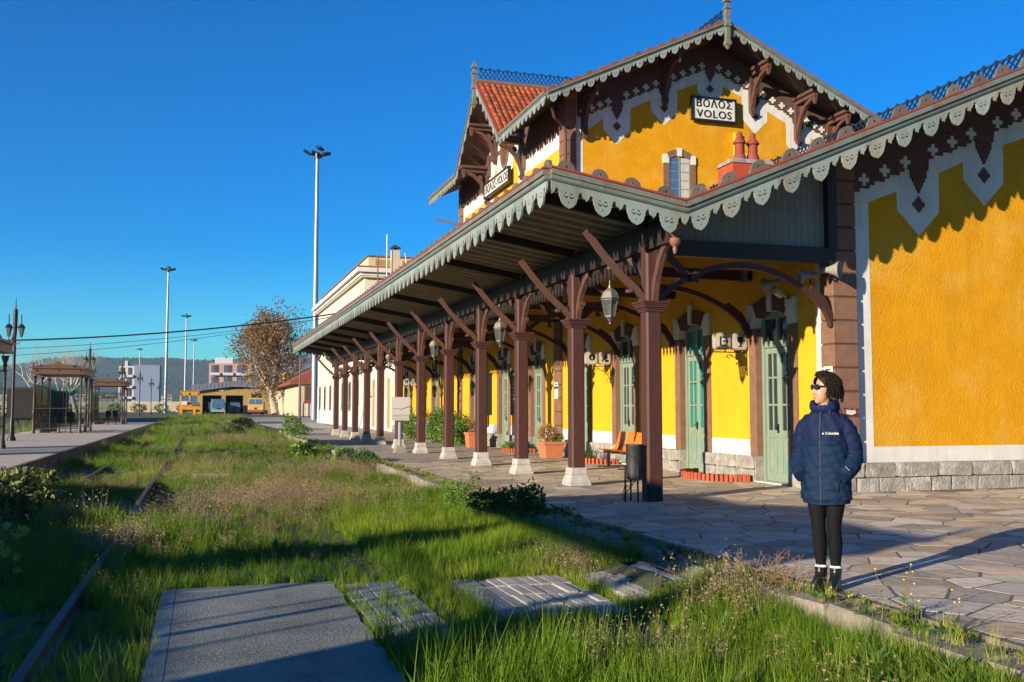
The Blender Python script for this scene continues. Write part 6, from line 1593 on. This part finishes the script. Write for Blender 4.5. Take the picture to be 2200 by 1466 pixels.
# sleeves
for s in (-1, 1):
    ctrl = [Vector((s*.095,.003,1.325)),Vector((s*.152,.006,1.292)),Vector((s*.203,.025,1.19)),Vector((s*.222,.045,1.07)),Vector((s*.222,.0,.985)),Vector((s*.198,-.07,.925)),Vector((s*.168,-.125,.885))]
    rad = [.050,.067,.073,.072,.072,.065,.054]
    pts, rr = [], []
    n = 46
    for i in range(n+1):
        u = i/n*(len(ctrl)-1); k = min(int(u), len(ctrl)-2); f = u-k; p0, p1, p2, p3 = ctrl[max(k-1,0)], ctrl[k], ctrl[k+1], ctrl[min(k+2,len(ctrl)-1)]
        pts.append(.5*((2*p1)+(p2-p0)*f+(2*p0-5*p1+4*p2-p3)*f*f+(3*p1-p0-3*p2+p3)*f**3)); base_r = rad[k]+(rad[k+1]-rad[k])*f
        rr.append(base_r + .006*abs(math.sin(i*.42))**.7 - .003 + .002*math.sin(i*1.7))
    sl_ = MB(); sl_.tube(pts, rr, 26)
    for i in range(len(sl_.f)): sl_.mi[i] = 0 if (i//26)/n < .62 else 1
    for i in range(len(sl_.v)):
        v = Vector(sl_.v[i]); j = i//26; kk = i % 26; c = pts[min(j,n)]; sl_.v[i] = tuple(c+(v-c)*(1+.05*math.sin(kk*1.9+j*.8)+.03*math.sin(kk*.7-j*1.3)))
    sl_.build('sleeve', [m_navy, m_tealn], per, PP, True)
    MB().tube([pts[-1]+(pts[-1]-pts[-3]).normalized()*-.01, pts[-1]+(pts[-1]-pts[-3]).normalized()*.012], .052, 16).build('cuff', m_navy, per, PP)
    MB().tube([(s*.165,-.112,.93),(s*.150,-.128,.86),(s*.135,-.138,.77)], .004, 6).build('pocket_zip', m_black, per, PP)
# collar
co = MB(); rings = []
for i in range(13):
    t_ = i/12; rings.append([((.098+.020*math.sin(math.pi*t_)+.006*math.sin(k*.9)+.012*t_)*math.cos(2*math.pi*k/48), -.005+(.088+.020*math.sin(math.pi*t_)+.012*t_)*math.sin(2*math.pi*k/48)-(.012*t_), 1.375+.105*t_-(.025*t_ if abs(k-36) < 5 else 0)+.012*t_*math.sin(2*math.pi*k/48)) for k in range(48)])
for i in range(5):
    t_ = i/4; rings.append([((.110-.028*t_)*math.cos(2*math.pi*k/48), -.017+(.100-.028*t_)*math.sin(2*math.pi*k/48), 1.48-.05*t_*t_-(.025 if abs(k-36) < 5 else 0)+.012*math.sin(2*math.pi*k/48)) for k in range(48)])
co.loft(rings, cap=False); co.build('collar', m_navy, per, PP, True)
MB().path([(0,-.106,1.46),(0,-.118,1.43),(0,-.110,1.39),(0,-.122,1.34),(0,-.139,1.27),(0,-.148,1.18),(0,-.155,1.0),(0,-.159,.85),(0,-.155,.665)], .006, .006, (1,0,0)).build('zip', M('zip_grey', (.012,.016,.03), None, rough=.6), per, PP)
MB().path([(.052,-.098,1.475),(.062,-.098,1.42),(.072,-.092,1.375)], .006, .01, (0,1,0)).build('collar_seam', m_black, per, PP)
lt = text_mesh('lettering', 'Columbia', .028, m_signw, .002, .0008, 'CENTER', 1.0)
ob('lettering', lt, per, PP @ Matrix.Translation((.098,-.1365,1.222)) @ Matrix.Rotation(.42, 4, 'Z'))
ob('emblem', MB().prism([(0,-.009),(.004,-.004),(.009,0),(.004,.004),(0,.009),(-.004,.004),(-.009,0),(-.004,-.004)], XZ, -.001, .001).mesh('emblem', m_signw), per, PP @ Matrix.Translation((.028,-.150,1.220)))
ob('lettering', text_mesh('lettering', 'Columbia', .012, m_signw, .002), per, PP @ Matrix.Translation((.225,-.160,.955)) @ Matrix.Rotation(.6, 4, 'Z') @ Matrix.Rotation(.75, 4, 'Y'))
# hair: cap plus curls
hr = MB(); rings = []
for j in range(0, 13):
    th = math.pi*.5*j/12*1.25; ring = []
    for k in range(32):
        a = 2*math.pi*k/32; s_ = math.sin(a); rx, ry, rz_ = .092, .106, .114
        zz = math.cos(th); front = max(0, -s_)
        cut = .62 - 1.1*min(1,(1-front)*1.15)        # hairline: high in front, low at the back
        q = max(zz, cut)
        rr2 = math.sqrt(max(0, 1-min(q,1)**2)) if q > 0 else 1-.25*q*q
        nz = .006*math.sin(k*2.7+j*1.9)
        ring.append(hp((rx*rr2+nz)*math.cos(a), .018+(ry*rr2+nz)*s_, .030+rz_*q))
    rings.append(ring)
hr.loft(rings, cap=False)
random.seed(21)
for q in range(1150):
    a = U(-.42, math.pi+.42) if q < 1010 else U(math.pi+.3, 2*math.pi-.3)
    th = U(.08,1.5) if q < 1010 else U(.05,.55)
    sx, sy = math.cos(a), math.sin(a)
    p = Vector((.084*math.sin(th)*sx, .018+.098*math.sin(th)*sy, .032+.108*math.cos(th)))
    out = Vector((sx, sy, 0)); L_ = U(.07,.165) if q < 1010 else U(.015,.03); pts = []; rd = []; ph_ = U(0,6.28); cr_ = U(.005,.013); n = 10; fr_ = U(8,14); r0 = U(.0026,.0050)
    for i in range(n):
        t_ = i/(n-1); c = p+out*((.030+.018*max(0,sy))*math.sin(t_*2.0))+Vector((0,0,-L_*t_*t_*.8-L_*.2*t_+.012*math.sin(t_*3)))
        if c.z < -.115: c.z = -.115+U(0,.015)
        c += Vector((math.cos(ph_+t_*fr_)*cr_, math.sin(ph_+t_*fr_)*cr_, math.sin(ph_*2+t_*fr_)*cr_*.6)); pts.append(hp(*c)); rd.append(r0*(1-.6*t_)+.0008)
    hr.tube(pts, rd, 5)
hr.build('hair', m_hair, per, PP, True)
# sunglasses
sg = MB()
for s in (-1, 1):
    for rr, mat in ((1.0, None),):
        o_ = [(s*.034+.029*math.cos(2*math.pi*k/18), .022+.022*math.sin(2*math.pi*k/18)) for k in range(18)]
        sg.loft([[hp(u, -.101+abs(u)*.22, v) for u, v in o_], [hp(u*1.02, -.092+abs(u)*.22, v) for u, v in o_]])
    sg.tube([hp(s*.060,-.086,.028), hp(s*.078,-.04,.026), hp(s*.080,.02,.018)], [.007,.006,.004], 6)
sg.tube([hp(-.010,-.100,.028), hp(0,-.104,.030), hp(.010,-.100,.028)], .004, 6)
so_ = sg.build('sunglasses', m_black, per, PP, True)
for s in (-1, 1):
    o_ = [(s*.034+.024*math.cos(2*math.pi*k/18), .022+.0175*math.sin(2*math.pi*k/18)) for k in range(18)]
    ln = MB(); ln.loft([[hp(u, -.104+abs(u)*.22, v) for u, v in o_], [hp(u, -.100+abs(u)*.22, v) for u, v in o_]]); ln.build('lens', m_lens, so_, PP)
